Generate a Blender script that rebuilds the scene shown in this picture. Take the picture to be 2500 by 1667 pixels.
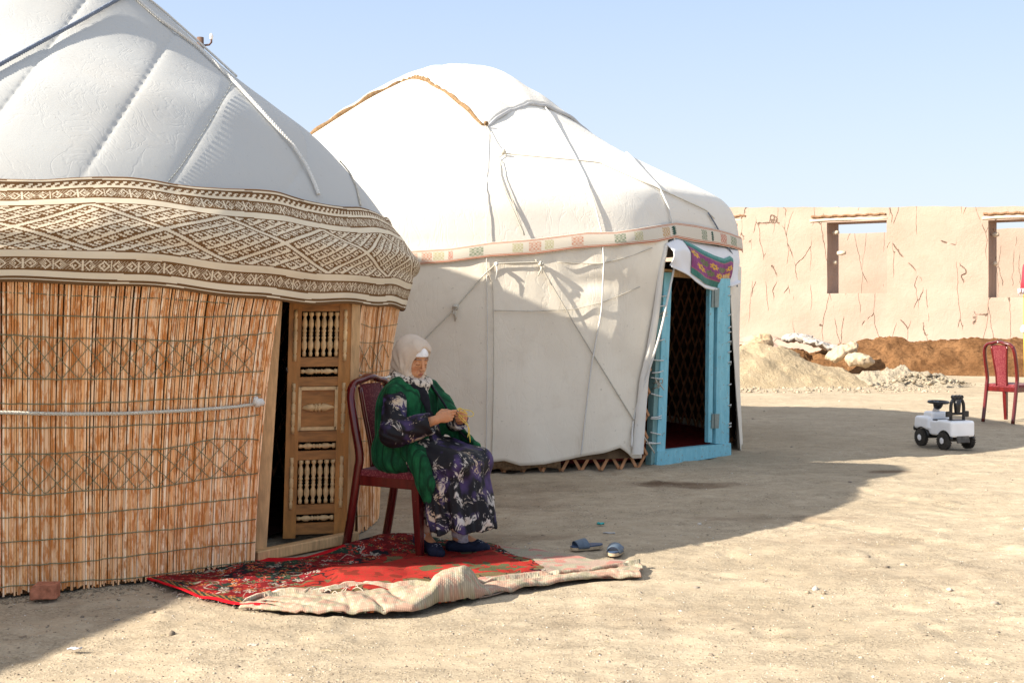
import bpy, math, random
import numpy as np
from mathutils import Vector, Matrix
R = math.radians
rng = np.random.default_rng(7)
random.seed(7)
for o in list(bpy.data.objects): bpy.data.objects.remove(o)
scene = bpy.context.scene
COL = scene.collection

# ------------------------------------------------------------------ camera, world, sun, exposure
EYE = 1.41            # eye height in metres
FPX = 3000.0          # focal length for a 2500 px wide picture
HOR = 755.0           # horizon row in that picture
cam_d = bpy.data.cameras.new('camera'); cam = bpy.data.objects.new('camera', cam_d); COL.objects.link(cam)
cam.location = (0, 0, EYE); cam.rotation_euler = (R(90), 0, 0)
cam_d.sensor_width = 36; cam_d.lens = 36*FPX/2500
cam_d.shift_y = -(833.5-HOR)/2500
cam_d.clip_end = 3000; cam_d.clip_start = 0.05
scene.camera = cam
SUN_AZ = R(20.5)      # direction the light travels, from +X towards +Y
SUN_EL = R(31.0)
world = bpy.data.worlds.new('World'); scene.world = world; world.use_nodes = True
wn = world.node_tree; wn.nodes.clear()
wo = wn.nodes.new('ShaderNodeOutputWorld'); bg = wn.nodes.new('ShaderNodeBackground'); sky = wn.nodes.new('ShaderNodeTexSky')
sky.sky_type = 'NISHITA'; sky.sun_disc = False
sky.sun_elevation = SUN_EL
# sun stands towards (-cos az, -sin az); sun_rotation is measured clockwise from +Y
sky.sun_rotation = math.atan2(-math.cos(SUN_AZ), -math.sin(SUN_AZ)) % (2*math.pi)
sky.altitude = 100; sky.air_density = 1.0; sky.dust_density = 2.2; sky.ozone_density = 1.6
wmix = wn.nodes.new('ShaderNodeMix'); wmix.data_type = 'RGBA'; wmix.blend_type = 'MIX'
wtc = wn.nodes.new('ShaderNodeTexCoord'); wsep = wn.nodes.new('ShaderNodeSeparateXYZ'); wr = wn.nodes.new('ShaderNodeValToRGB'); wc = wn.nodes.new('ShaderNodeValToRGB')
wn.links.new(wtc.outputs['Generated'], wsep.inputs[0]); wn.links.new(wsep.outputs[2], wr.inputs[0]); wn.links.new(wsep.outputs[2], wc.inputs[0]); wn.links.new(wr.outputs[0], wmix.inputs[0])
wr.color_ramp.elements[0].position = 0.0; wr.color_ramp.elements[0].color = (.85, .85, .85, 1)
wr.color_ramp.elements[1].position = .30; wr.color_ramp.elements[1].color = (.75, .75, .75, 1)
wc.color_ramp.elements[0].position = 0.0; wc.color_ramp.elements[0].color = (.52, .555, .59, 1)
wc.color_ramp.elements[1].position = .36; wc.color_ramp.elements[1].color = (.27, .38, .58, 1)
we = wc.color_ramp.elements.new(.62); we.color = (.56, .575, .60, 1)   # overhead sky brightened above the view, added to fill the shade
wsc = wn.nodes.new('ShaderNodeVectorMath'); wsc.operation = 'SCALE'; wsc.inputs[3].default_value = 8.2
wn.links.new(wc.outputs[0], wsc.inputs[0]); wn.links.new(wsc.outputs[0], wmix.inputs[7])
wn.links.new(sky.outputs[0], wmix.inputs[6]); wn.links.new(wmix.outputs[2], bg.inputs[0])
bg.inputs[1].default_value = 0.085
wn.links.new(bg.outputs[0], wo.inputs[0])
sd = bpy.data.lights.new('sun', 'SUN'); sun = bpy.data.objects.new('sun', sd); COL.objects.link(sun)
sd.energy = 4.8; sd.angle = R(0.55); sd.color = (1.0, 0.915, 0.78)
dv = Vector((math.cos(SUN_AZ)*math.cos(SUN_EL), math.sin(SUN_AZ)*math.cos(SUN_EL), -math.sin(SUN_EL)))
sun.rotation_euler = dv.to_track_quat('-Z', 'Y').to_euler(); sun.location = (-20, -5, 15)
scene.view_settings.view_transform = 'Standard'; scene.view_settings.look = 'None'
scene.view_settings.exposure = 1.38; scene.view_settings.gamma = 1.0

# ------------------------------------------------------------------ helpers
def P(x, y, Y): return np.array([(x-1250)/FPX*Y, Y, EYE-(y-HOR)/FPX*Y])
def G(x, y, z=0.0):
    Y = (EYE-z)*FPX/(y-HOR); return np.array([(x-1250)/FPX*Y, Y, z])
def hash2(i, j, s=0):
    h = (i.astype(np.int64)*374761393 + j.astype(np.int64)*668265263 + s*1442695041) & 0xffffffff
    h = ((h ^ (h >> 13))*1274126177) & 0xffffffff
    return ((h ^ (h >> 16)) & 0xffff)/65535.0
def vn(x, y, s=0):
    x = np.asarray(x, float); y = np.asarray(y, float)
    i = np.floor(x); j = np.floor(y); u = x-i; v = y-j
    u = u*u*(3-2*u); v = v*v*(3-2*v)
    return ((hash2(i, j, s)*(1-u)+hash2(i+1, j, s)*u)*(1-v)+(hash2(i, j+1, s)*(1-u)+hash2(i+1, j+1, s)*u)*v)*2-1
def fbm(x, y, o=4, s=0):
    r = 0; a = 1
    for k in range(o): r = r+a*vn(np.asarray(x)*2**k+k*17.3, np.asarray(y)*2**k-k*9.1, s+k); a *= .5
    return r
def sstep(a, b, x):
    t = np.clip((np.asarray(x, float)-a)/(b-a), 0, 1); return t*t*(3-2*t)

def mesh(name, V, F, m=None, parent=None, smooth=True, col=None, org=None, colname='Col', link=True):
    """One mesh object. col: per-vertex (n,3) or per-face (m,3) colours."""
    V = np.asarray(V, float)
    if org is not None: V = V-np.asarray(org, float)
    me = bpy.data.meshes.new(name)
    if isinstance(F, np.ndarray) and F.ndim == 2:
        k = F.shape[1]; n = len(F)
        me.vertices.add(len(V)); me.vertices.foreach_set('co', V.astype(np.float32).ravel())
        me.loops.add(n*k); me.loops.foreach_set('vertex_index', F.astype(np.int32).ravel())
        me.polygons.add(n); me.polygons.foreach_set('loop_start', (np.arange(n)*k).astype(np.int32))
        me.update(calc_edges=True); me.validate()
    else:
        me.from_pydata([tuple(v) for v in V], [], [tuple(int(q) for q in f) for f in F]); me.update()
    if smooth is not False: me.polygons.foreach_set('use_smooth', [True]*len(me.polygons))
    if col is not None:
        col = np.asarray(col, float)
        if len(col) == len(me.vertices):
            a = me.color_attributes.new(colname, 'FLOAT_COLOR', 'POINT')
            c4 = np.ones((len(col), 4), np.float32); c4[:, :3] = col; a.data.foreach_set('color', c4.ravel())
        else:
            a = me.color_attributes.new(colname, 'FLOAT_COLOR', 'CORNER')
            ls = np.zeros(len(me.polygons), np.int32); me.polygons.foreach_get('loop_total', ls)
            cc = np.repeat(col, ls, axis=0); c4 = np.ones((len(cc), 4), np.float32); c4[:, :3] = cc
            a.data.foreach_set('color', c4.ravel())
    o = bpy.data.objects.new(name, me); COL.objects.link(o)
    if m is not None: me.materials.append(m)
    if parent is not None: o.parent = parent
    return o
def tag(o, label=None, cat=None, group=None, kind=None):
    if label: o['label'] = label
    if cat: o['category'] = cat
    if group: o['group'] = group
    if kind: o['kind'] = kind
    return o
def thing(name, label, cat, loc, rz=0, group=None):
    o = bpy.data.objects.new(name, None); COL.objects.link(o); o.empty_display_size = .1
    o.location = tuple(loc); o.rotation_euler = (0, 0, rz)
    return tag(o, label, cat, group)
def copy_tree(o, parent=None):
    c = o.copy(); COL.objects.link(c); c.parent = parent
    for ch in list(o.children): copy_tree(ch, c)
    return c
def gridF(nu, nv, wrapu=False, off=0):
    i = np.arange(nu if wrapu else nu-1); j = np.arange(nv-1)
    I, J = np.meshgrid(i, j, indexing='ij'); I2 = (I+1) % nu
    return np.stack([I*nv+J, I2*nv+J, I2*nv+J+1, I*nv+J+1], -1).reshape(-1, 4)+off
class MB:
    """Collects shapes into one mesh."""
    def __init__(s): s.V = []; s.F = []; s.C = []; s.n = 0
    def add(s, V, F, c=None):
        V = np.asarray(V, float); s.V.append(V)
        s.F += [tuple(int(q)+s.n for q in f) for f in F]; s.n += len(V)
        s.C.append(np.tile(np.array(c if c is not None else (1, 1, 1), float), (len(V), 1)))
    def box(s, c, d, M=None, c3=None, bev=0.0):
        c = np.asarray(c, float); d = np.asarray(d, float)/2
        if bev <= 0:
            V = np.array([[x, y, z] for x in (-1, 1) for y in (-1, 1) for z in (-1, 1)], float)*d
            F = [(0, 1, 3, 2), (4, 6, 7, 5), (0, 4, 5, 1), (2, 3, 7, 6), (0, 2, 6, 4), (1, 5, 7, 3)]
        else:
            V = []; b = min(bev, *(d*.95))
            for x in (-1, 1):
                for y in (-1, 1):
                    for z in (-1, 1):
                        q = np.array([x, y, z], float)
                        for ax in range(3):
                            v = q*(d-b); v[ax] = q[ax]*d[ax]; V.append(v)
            V = np.array(V); idx = lambda x, y, z, a: ((x*4+y*2+z)*3+a)
            F = []
            for ax in range(3):
                o = [q for q in range(3) if q != ax]
                for sgn in (0, 1):
                    f = []
                    for (p, q) in ((0, 0), (1, 0), (1, 1), (0, 1)):
                        t = [0, 0, 0]; t[ax] = sgn; t[o[0]] = p; t[o[1]] = q; f.append(idx(*t, ax))
                    flip = (sgn == 1) == (ax != 1)
                    F.append(tuple(f if flip else f[::-1]))
            for ax in range(3):
                o = [q for q in range(3) if q != ax]
                for p in (0, 1):
                    for q in (0, 1):
                        t0 = [0, 0, 0]; t0[o[0]] = p; t0[o[1]] = q; t1 = list(t0); t1[ax] = 1
                        F.append((idx(*t0, o[0]), idx(*t1, o[0]), idx(*t1, o[1]), idx(*t0, o[1])))
            for x in (0, 1):
                for y in (0, 1):
                    for z in (0, 1): F.append((idx(x, y, z, 0), idx(x, y, z, 1), idx(x, y, z, 2)))
        if M is not None: V = V @ np.asarray(M)[:3, :3].T
        s.add(V+c, F, c3); return s
    def sweep(s, pts, rad, n=8, c=None, cap=True, sq=False, up=(0, 0, 1), twist=0.0):
        """tube along pts; rad scalar, list or list of (a,b); sq = rounded rectangle section"""
        p = np.asarray(pts, float); m = len(p)
        rad = [rad]*m if np.isscalar(rad) or (isinstance(rad, tuple)) else list(rad)
        T = np.gradient(p, axis=0); T /= np.linalg.norm(T, axis=1)[:, None]+1e-12
        up = np.asarray(up, float); prev = None; V = []
        for i in range(m):
            if prev is None:
                a = np.cross(up, T[i])
                if np.linalg.norm(a) < 1e-3: a = np.cross((1, 0.01, 0), T[i])
            else: a = prev-T[i]*np.dot(prev, T[i])
            if prev is not None and sq:
                a2 = np.cross(up, T[i])
                if np.linalg.norm(a2) > .25: a = a2
            a /= np.linalg.norm(a); b = np.cross(T[i], a); prev = a
            r = rad[i]; ra, rb = (r, r) if np.isscalar(r) else r
            for k in range(n):
                th = 2*math.pi*(k+.5)/n+twist*i
                cx, sx = math.cos(th), math.sin(th)
                if sq:
                    q = max(abs(cx), abs(sx)); e = .82
                    cx, sx = cx*((1-e)+e/q), sx*((1-e)+e/q)
                V.append(p[i]+a*ra*cx+b*rb*sx)
        F = []
        for i in range(m-1):
            for k in range(n):
                k2 = (k+1) % n; F.append((i*n+k, i*n+k2, (i+1)*n+k2, (i+1)*n+k))
        if cap: F.append(tuple(range(n))[::-1]); F.append(tuple((m-1)*n+k for k in range(n)))
        s.add(V, F, c); return s
    def lathe(s, a, b, prof, n=10, c=None, half=None):
        """prof: list of (t 0..1 along a-b, radius)"""
        a = np.asarray(a, float); b = np.asarray(b, float)
        pts = [a+(b-a)*t for t, r in prof]; d = (b-a)/np.linalg.norm(b-a)
        u = np.cross(d, (0.13, 1, 0.2)); u /= np.linalg.norm(u); w = np.cross(d, u); V = []
        for q, (t, r) in zip(pts, prof):
            for k in range(n):
                th = 2*math.pi*k/n; V.append(q+u*math.cos(th)*r+w*math.sin(th)*r)
        m = len(prof); F = []
        for i in range(m-1):
            for k in range(n):
                k2 = (k+1) % n; F.append((i*n+k, i*n+k2, (i+1)*n+k2, (i+1)*n+k))
        F.append(tuple(range(n))[::-1]); F.append(tuple((m-1)*n+k for k in range(n)))
        s.add(V, F, c); return s
    def build(s, name, m, parent=None, smooth=False, org=None, col=False):
        o = mesh(name, np.concatenate(s.V), s.F, m, parent, smooth, np.concatenate(s.C) if col else None, org)
        if smooth == 'auto':
            autosmooth(o)
        return o
def autosmooth(o, ang=40):
    me = o.data
    import bmesh
    bm = bmesh.new(); bm.from_mesh(me)
    for e in bm.edges:
        if len(e.link_faces) == 2 and e.calc_face_angle(0) > R(ang): e.smooth = False
    for f in bm.faces: f.smooth = True
    bm.to_mesh(me); bm.free()
def catmull(pts, n=8):
    p = np.asarray(pts, float); p = np.vstack([2*p[0]-p[1], p, 2*p[-1]-p[-2]]); out = []
    for i in range(1, len(p)-2):
        for t in np.linspace(0, 1, n, endpoint=False):
            a, b, c, d = p[i-1], p[i], p[i+1], p[i+2]
            out.append(.5*((2*b)+(c-a)*t+(2*a-5*b+4*c-d)*t*t+(-a+3*b-3*c+d)*t**3))
    out.append(p[-2]); return np.array(out)
def rotz(a):
    c, s = math.cos(a), math.sin(a); return np.array([[c, -s, 0], [s, c, 0], [0, 0, 1.]])
def rotx(a):
    c, s = math.cos(a), math.sin(a); return np.array([[1., 0, 0], [0, c, -s], [0, s, c]])
def roty(a):
    c, s = math.cos(a), math.sin(a); return np.array([[c, 0, s], [0, 1., 0], [-s, 0, c]])

# ---- materials
class N:
    def __init__(s, name):
        s.m = bpy.data.materials.new(name); s.m.use_nodes = True; s.t = s.m.node_tree
        s.b = s.t.nodes['Principled BSDF']; s.co = None; s.out = s.t.nodes['Material Output']
    def n(s, typ, **kw):
        q = s.t.nodes.new(typ)
        for k, v in kw.items(): setattr(q, k, v)
        return q
    def l(s, a, b): s.t.links.new(a, b)
    def coord(s, scale=(1, 1, 1), rot=(0, 0, 0)):
        if s.co is None: s.co = s.n('ShaderNodeTexCoord')
        mp = s.n('ShaderNodeMapping'); mp.inputs['Scale'].default_value = scale; mp.inputs['Rotation'].default_value = rot
        s.l(s.co.outputs['Object'], mp.inputs[0]); return mp.outputs[0]
    def noise(s, sc, det=4, rough=.55, vec=None, dist=0):
        q = s.n('ShaderNodeTexNoise'); q.inputs['Scale'].default_value = sc; q.inputs['Detail'].default_value = det
        q.inputs['Roughness'].default_value = rough; q.inputs['Distortion'].default_value = dist
        s.l(vec if vec is not None else s.coord(), q.inputs['Vector']); return q.outputs['Fac']
    def vor(s, sc, feat='F1', vec=None, out='Distance'):
        q = s.n('ShaderNodeTexVoronoi'); q.feature = feat; q.inputs['Scale'].default_value = sc
        s.l(vec if vec is not None else s.coord(), q.inputs['Vector']); return q.outputs[out]
    def wave(s, sc, vec=None, dist=0, direction='X'):
        q = s.n('ShaderNodeTexWave'); q.bands_direction = direction; q.inputs['Scale'].default_value = sc
        q.inputs['Distortion'].default_value = dist
        s.l(vec if vec is not None else s.coord(), q.inputs['Vector']); return q.outputs['Fac']
    def ramp(s, fac, stops, interp='LINEAR'):
        q = s.n('ShaderNodeValToRGB'); q.color_ramp.interpolation = interp; e = q.color_ramp.elements
        while len(e) < len(stops): e.new(.5)
        for k, (p, c) in enumerate(stops):
            e[k].position = p; e[k].color = (c if hasattr(c, '__len__') else (c, c, c))[:3]+(1,) if hasattr(c, '__len__') else (c, c, c, 1)
        s.l(fac, q.inputs[0]); return q.outputs[0]
    def mix(s, f, a, b, mode='MIX'):
        q = s.n('ShaderNodeMix'); q.data_type = 'RGBA'; q.blend_type = mode
        for v, i in ((f, 0), (a, 6), (b, 7)):
            if isinstance(v, (int, float)): q.inputs[i].default_value = v if i == 0 else (v, v, v, 1)
            elif isinstance(v, (tuple, list)): q.inputs[i].default_value = tuple(v)[:3]+(1,)
            else: s.l(v, q.inputs[i])
        return q.outputs[2]
    def math(s, op, a, b=0.0, c=None):
        q = s.n('ShaderNodeMath'); q.operation = op
        for v, i in ((a, 0), (b, 1)) + (((c, 2),) if c is not None else ()):
            if isinstance(v, (int, float)): q.inputs[i].default_value = v
            else: s.l(v, q.inputs[i])
        return q.outputs[0]
    def attr(s, name='Col'):
        q = s.n('ShaderNodeVertexColor'); q.layer_name = name; return q.outputs[0]
    def bump(s, h, strength=.3, dist=.01, prev=None):
        q = s.n('ShaderNodeBump'); q.inputs['Strength'].default_value = strength; q.inputs['Distance'].default_value = dist
        s.l(h, q.inputs['Height'])
        if prev is not None: s.l(prev, q.inputs['Normal'])
        s.l(q.outputs[0], s.b.inputs['Normal']); return q.outputs[0]
    def fin(s, color, rough=.85, spec=.25, metal=0, **kw):
        if isinstance(color, (tuple, list)): s.b.inputs['Base Color'].default_value = tuple(color)[:3]+(1,)
        else: s.l(color, s.b.inputs['Base Color'])
        if isinstance(rough, (int, float)): s.b.inputs['Roughness'].default_value = rough
        else: s.l(rough, s.b.inputs['Roughness'])
        s.b.inputs['Specular IOR Level'].default_value = spec; s.b.inputs['Metallic'].default_value = metal
        for k, v in kw.items(): s.b.inputs[k.replace('_', ' ')].default_value = v
        return s.m
def simple(name, c, rough=.8, spec=.3, var=.15, sc=30, bump=.15, bd=.003, metal=0, stretch=(1, 1, 1)):
    n = N(name); v = n.coord(stretch); f = n.noise(sc, 5, .6, v)
    lo = tuple(max(0, q*(1-var)) for q in c); hi = tuple(min(1, q*(1+var)) for q in c)
    cc = n.ramp(f, [(.3, lo), (.7, hi)])
    if bump: n.bump(f, bump, bd)
    return n.fin(cc, rough, spec, metal)
def vcol(name, rough=.8, spec=.2, sc=60, var=.2, bump=.2, bd=.002, stretch=(1, 1, 1)):
    n = N(name); f = n.noise(sc, 4, .6, n.coord(stretch)); c = n.attr()
    c = n.mix(1.0, c, n.ramp(f, [(.25, 1-var), (.75, 1.0)]), 'MULTIPLY')
    if bump: n.bump(f, bump, bd)
    return n.fin(c, rough, spec)

# ---- implicit surfaces (smooth unions) turned into meshes
class Field:
    def __init__(s, lo, hi, h):
        s.lo = np.array(lo, float); s.h = h; s.nn = np.ceil((np.array(hi, float)-s.lo)/h).astype(int)+1
        s.F = np.full(s.nn, 1.0, np.float32)
    def sub(s, lo, hi):
        a = np.clip(np.floor((np.asarray(lo)-s.lo)/s.h).astype(int), 0, s.nn-1); b = np.clip(np.ceil((np.asarray(hi)-s.lo)/s.h).astype(int)+1, 1, s.nn)
        sl = tuple(slice(p, q) for p, q in zip(a, b))
        ax = [(s.lo[i]+np.arange(a[i], b[i])*s.h).astype(np.float32) for i in range(3)]
        return sl, ax[0][:, None, None], ax[1][None, :, None], ax[2][None, None, :]
    def put(s, sl, d, k, carve=False):
        A = s.F[sl]; d = np.asarray(d, np.float32)
        if carve:
            d = -d; hh = np.clip(.5-.5*(d-A)/k, 0, 1) if k > 0 else None
            s.F[sl] = (d*(1-hh)+A*hh+k*hh*(1-hh)) if k > 0 else np.maximum(A, d)
        else:
            hh = np.clip(.5+.5*(d-A)/k, 0, 1) if k > 0 else None
            s.F[sl] = (d*(1-hh)+A*hh-k*hh*(1-hh)) if k > 0 else np.minimum(A, d)
        return s
    def ell(s, c, r, M=None, k=.01, carve=False):
        c = np.asarray(c, float); r = np.asarray(r if hasattr(r, '__len__') else (r, r, r), float); pad = max(r)+k*1.5+3*s.h
        if M is None: pv = r+k*1.5+3*s.h
        else: pv = np.array([pad]*3)
        sl, x, y, z = s.sub(c-pv, c+pv)
        if 0 in s.F[sl].shape: return s
        x, y, z = x-c[0], y-c[1], z-c[2]
        if M is not None:
            Mi = np.asarray(M).T
            x, y, z = (Mi[0, 0]*x+Mi[0, 1]*y+Mi[0, 2]*z, Mi[1, 0]*x+Mi[1, 1]*y+Mi[1, 2]*z, Mi[2, 0]*x+Mi[2, 1]*y+Mi[2, 2]*z)
        k0 = np.sqrt((x/r[0])**2+(y/r[1])**2+(z/r[2])**2); k1 = np.sqrt((x/r[0]**2)**2+(y/r[1]**2)**2+(z/r[2]**2)**2)+1e-6
        d = k0*(k0-1)/k1; d = np.where(k0 < 1e-3, -min(r), d)
        return s.put(sl, d, k, carve)
    def cone(s, a, b, ra, rb, k=.01, carve=False, fl=None):
        """tapered capsule; fl = (axis vector, factor) squashes the section"""
        a = np.asarray(a, float); b = np.asarray(b, float); m = max(ra, rb)*1.6+k*1.5+3*s.h
        sl, x, y, z = s.sub(np.minimum(a, b)-m, np.maximum(a, b)+m)
        if 0 in s.F[sl].shape: return s
        ab = b-a; L2 = np.dot(ab, ab)+1e-9
        t = np.clip(((x-a[0])*ab[0]+(y-a[1])*ab[1]+(z-a[2])*ab[2])/L2, 0, 1)
        dx, dy, dz = x-a[0]-t*ab[0], y-a[1]-t*ab[1], z-a[2]-t*ab[2]
        if fl is not None:
            v, f = fl; v = np.asarray(v, float)/np.linalg.norm(v); q = dx*v[0]+dy*v[1]+dz*v[2]
            dx, dy, dz = dx+v[0]*q*(f-1), dy+v[1]*q*(f-1), dz+v[2]*q*(f-1)
        d = np.sqrt(dx*dx+dy*dy+dz*dz)-(ra+(rb-ra)*t)
        return s.put(sl, d, k, carve)
    def chain(s, pts, rs, k=.01, **kw):
        for i in range(len(pts)-1): s.cone(pts[i], pts[i+1], rs[i], rs[i+1], k, **kw)
        return s
    def mesh(s):
        F = s.F; nx, ny, nz = F.shape; S = F < 0
        c = np.zeros((nx-1, ny-1, nz-1), np.int8)
        for dx in (0, 1):
            for dy in (0, 1):
                for dz in (0, 1): c += S[dx:nx-1+dx, dy:ny-1+dy, dz:nz-1+dz]
        act = (c > 0) & (c < 8); I = np.argwhere(act); n = len(I)
        idx = np.full(act.shape, -1, np.int32); idx[act] = np.arange(n)
        acc = np.zeros((n, 3)); cnt = np.zeros(n)
        cor = [(dx, dy, dz) for dx in (0, 1) for dy in (0, 1) for dz in (0, 1)]
        val = {q: F[I[:, 0]+q[0], I[:, 1]+q[1], I[:, 2]+q[2]] for q in cor}
        for q in cor:
            for ax in range(3):
                if q[ax]: continue
                q2 = list(q); q2[ax] = 1; q2 = tuple(q2); a, b = val[q], val[q2]
                msk = (a < 0) != (b < 0); t = np.where(msk, a/(a-b+1e-20), 0)
                pt = np.tile(np.array(q, float), (n, 1)); pt[:, ax] += t
                acc += pt*msk[:, None]; cnt += msk
        V = s.lo+(I+acc/cnt[:, None])*s.h
        Fs = []
        for ax in range(3):
            sl0 = [slice(1, -1)]*3; sl1 = [slice(1, -1)]*3
            sl0[ax] = slice(0, -1); sl1[ax] = slice(1, None)
            A = S[tuple(sl0)]; B = S[tuple(sl1)]
            E = np.argwhere(A != B)
            if not len(E): continue
            ins = A[A != B]; o = np.ones(3, int); o[ax] = 0; E = E+o
            u, v = [(1, 2), (2, 0), (0, 1)][ax]
            def cell(du, dv):
                e = E.copy(); e[:, u] -= du; e[:, v] -= dv; return idx[e[:, 0], e[:, 1], e[:, 2]]
            Q = np.stack([cell(1, 1), cell(0, 1), cell(0, 0), cell(1, 0)], -1)
            Q[~ins] = Q[~ins][:, ::-1]; Fs.append(Q)
        Fc = np.concatenate(Fs); Fc = Fc[(Fc >= 0).all(1)]
        return V, Fc
def relax(V, F, it=2, w=.5):
    n = len(V); a = np.concatenate([F[:, [0, 1]], F[:, [1, 2]], F[:, [2, 3]], F[:, [3, 0]]])
    for _ in range(it):
        S = np.zeros_like(V); c = np.zeros(n)
        for d in range(3):
            S[:, d] = np.bincount(a[:, 0], V[a[:, 1], d], n)+np.bincount(a[:, 1], V[a[:, 0], d], n)
        c = np.bincount(a[:, 0], minlength=n)+np.bincount(a[:, 1], minlength=n)
        V = V*(1-w)+S/np.maximum(c, 1)[:, None]*w
    return V
# ------------------------------------------------------------------ ground
def axis(parts):
    out = [parts[0][0]]
    for a, b, h in parts:
        n = max(1, int(round((b-a)/h))); out += list(a+(b-a)*np.arange(1, n+1)/n)
    return np.array(out)
xs = axis([(-1500, -200, 260), (-200, -40, 20), (-40, -8, 2), (-8, -3, .25), (-3, 6.5, .035), (6.5, 12, .1), (12, 40, 1.5), (40, 200, 20), (200, 1500, 260)])
ys = axis([(-300, -20, 40), (-20, 0, 2.5), (0, 4.2, .2), (4.2, 9, .028), (9, 14, .05), (14, 24, .1), (24, 40, .5), (40, 200, 15), (200, 2500, 300)])
def ground_h(x, y):
    far = 1/(1+np.maximum(0, (np.asarray(y)-6))*.03)
    h = fbm(np.asarray(x)*.35, np.asarray(y)*.35, 3, 3)*.012+fbm(np.asarray(x)*1.6, np.asarray(y)*1.9, 3, 13)*.009
    h = h+(np.maximum(fbm(np.asarray(x)*5, np.asarray(y)*5.5, 4, 11), 0)**1.5)*.012*far
    h = h+fbm(np.asarray(x)*16, np.asarray(y)*16, 3, 31)*.004*far
    x = np.asarray(x, float); y = np.asarray(y, float)
    for cx, cy, rad_ in ((9.5, 13.6, 9.2), (9.5, 13.6, 7.9)):      # old tyre tracks
        d = np.hypot(x-cx, y-cy)-rad_+.05*np.sin(y*.7); near = (y < 16)
        h = h+near*(-.010*np.exp(-(d/.07)**2)+.006*np.exp(-((np.abs(d)-.12)/.04)**2))*(.6+.4*np.sin(y*3.1+x))
    return h-.006
X, Yg = np.meshgrid(xs, ys, indexing='ij')
Zg = ground_h(X, Yg)
fr = np.random.default_rng(3)
for k in range(150):        # scuffed footprints
    fx, fy, fa = fr.uniform(-1.5, 5.5), fr.uniform(4.8, 11.5), fr.uniform(0, 3.1)
    i0, i1 = np.searchsorted(xs, (fx-.25, fx+.25)); j0, j1 = np.searchsorted(ys, (fy-.25, fy+.25)); gx_, gy_ = X[i0:i1, j0:j1]-fx, Yg[i0:i1, j0:j1]-fy
    u_ = gx_*math.cos(fa)+gy_*math.sin(fa); v_ = -gx_*math.sin(fa)+gy_*math.cos(fa); q = (u_/.13)**2+(v_/.05)**2
    Zg[i0:i1, j0:j1] += -.007*np.exp(-q*q)+.005*np.exp(-((q-1.9)/.6)**2)*(u_ > -.05)
V = np.stack([X, Yg, Zg], -1).reshape(-1, 3)
n = N('packed_earth')
v = n.coord()
f1 = n.noise(.55, 5, .6, v); f2 = n.noise(9, 6, .75, n.coord((.8, 1.25, 1))); f3 = n.noise(62, 5, .8, v); f4 = n.vor(38, 'F1', v)
c = n.ramp(f1, [(.3, (.355, .29, .205)), (.55, (.435, .36, .262)), (.75, (.495, .412, .30))])
c = n.mix(n.ramp(f2, [(.42, 0.0), (.60, .6)]), c, (.31, .25, .175))
pm = n.ramp(n.noise(2.6, 4, .65, n.coord((.7, 1.5, 1))), [(.40, .15), (.62, 1.0)])
c = n.mix(n.math('MULTIPLY', pm, n.ramp(f3, [(.38, .8), (.52, 0.0)])), c, (.17, .14, .10))
c = n.mix(n.ramp(f3, [(.60, 0.0), (.72, .6)]), c, (.56, .47, .34))
c = n.mix(1.0, c, n.attr(), 'MULTIPLY')
h = n.math('ADD', n.math('MULTIPLY', f2, .7), n.math('MULTIPLY', n.math('MULTIPLY', f3, pm), .45))
h = n.math('ADD', h, n.math('MULTIPLY', n.ramp(f4, [(.0, 1.0), (.25, 0.0)]), .25))
n.bump(h, .75, .024)
M_earth = n.fin(c, .97, .1)
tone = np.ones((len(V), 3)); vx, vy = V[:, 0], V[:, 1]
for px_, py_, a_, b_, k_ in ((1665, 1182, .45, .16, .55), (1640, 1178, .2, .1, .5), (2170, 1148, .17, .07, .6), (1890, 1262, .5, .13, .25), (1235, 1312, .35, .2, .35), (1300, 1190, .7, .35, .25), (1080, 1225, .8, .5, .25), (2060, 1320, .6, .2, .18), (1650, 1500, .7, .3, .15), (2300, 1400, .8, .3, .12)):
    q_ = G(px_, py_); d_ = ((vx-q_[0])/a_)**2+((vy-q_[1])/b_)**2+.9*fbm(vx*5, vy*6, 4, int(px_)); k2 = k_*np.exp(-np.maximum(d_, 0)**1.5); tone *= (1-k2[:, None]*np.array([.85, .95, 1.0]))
g = mesh('ground', V, gridF(len(xs), len(ys)), M_earth, None, True, tone); tag(g, kind='structure')

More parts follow.
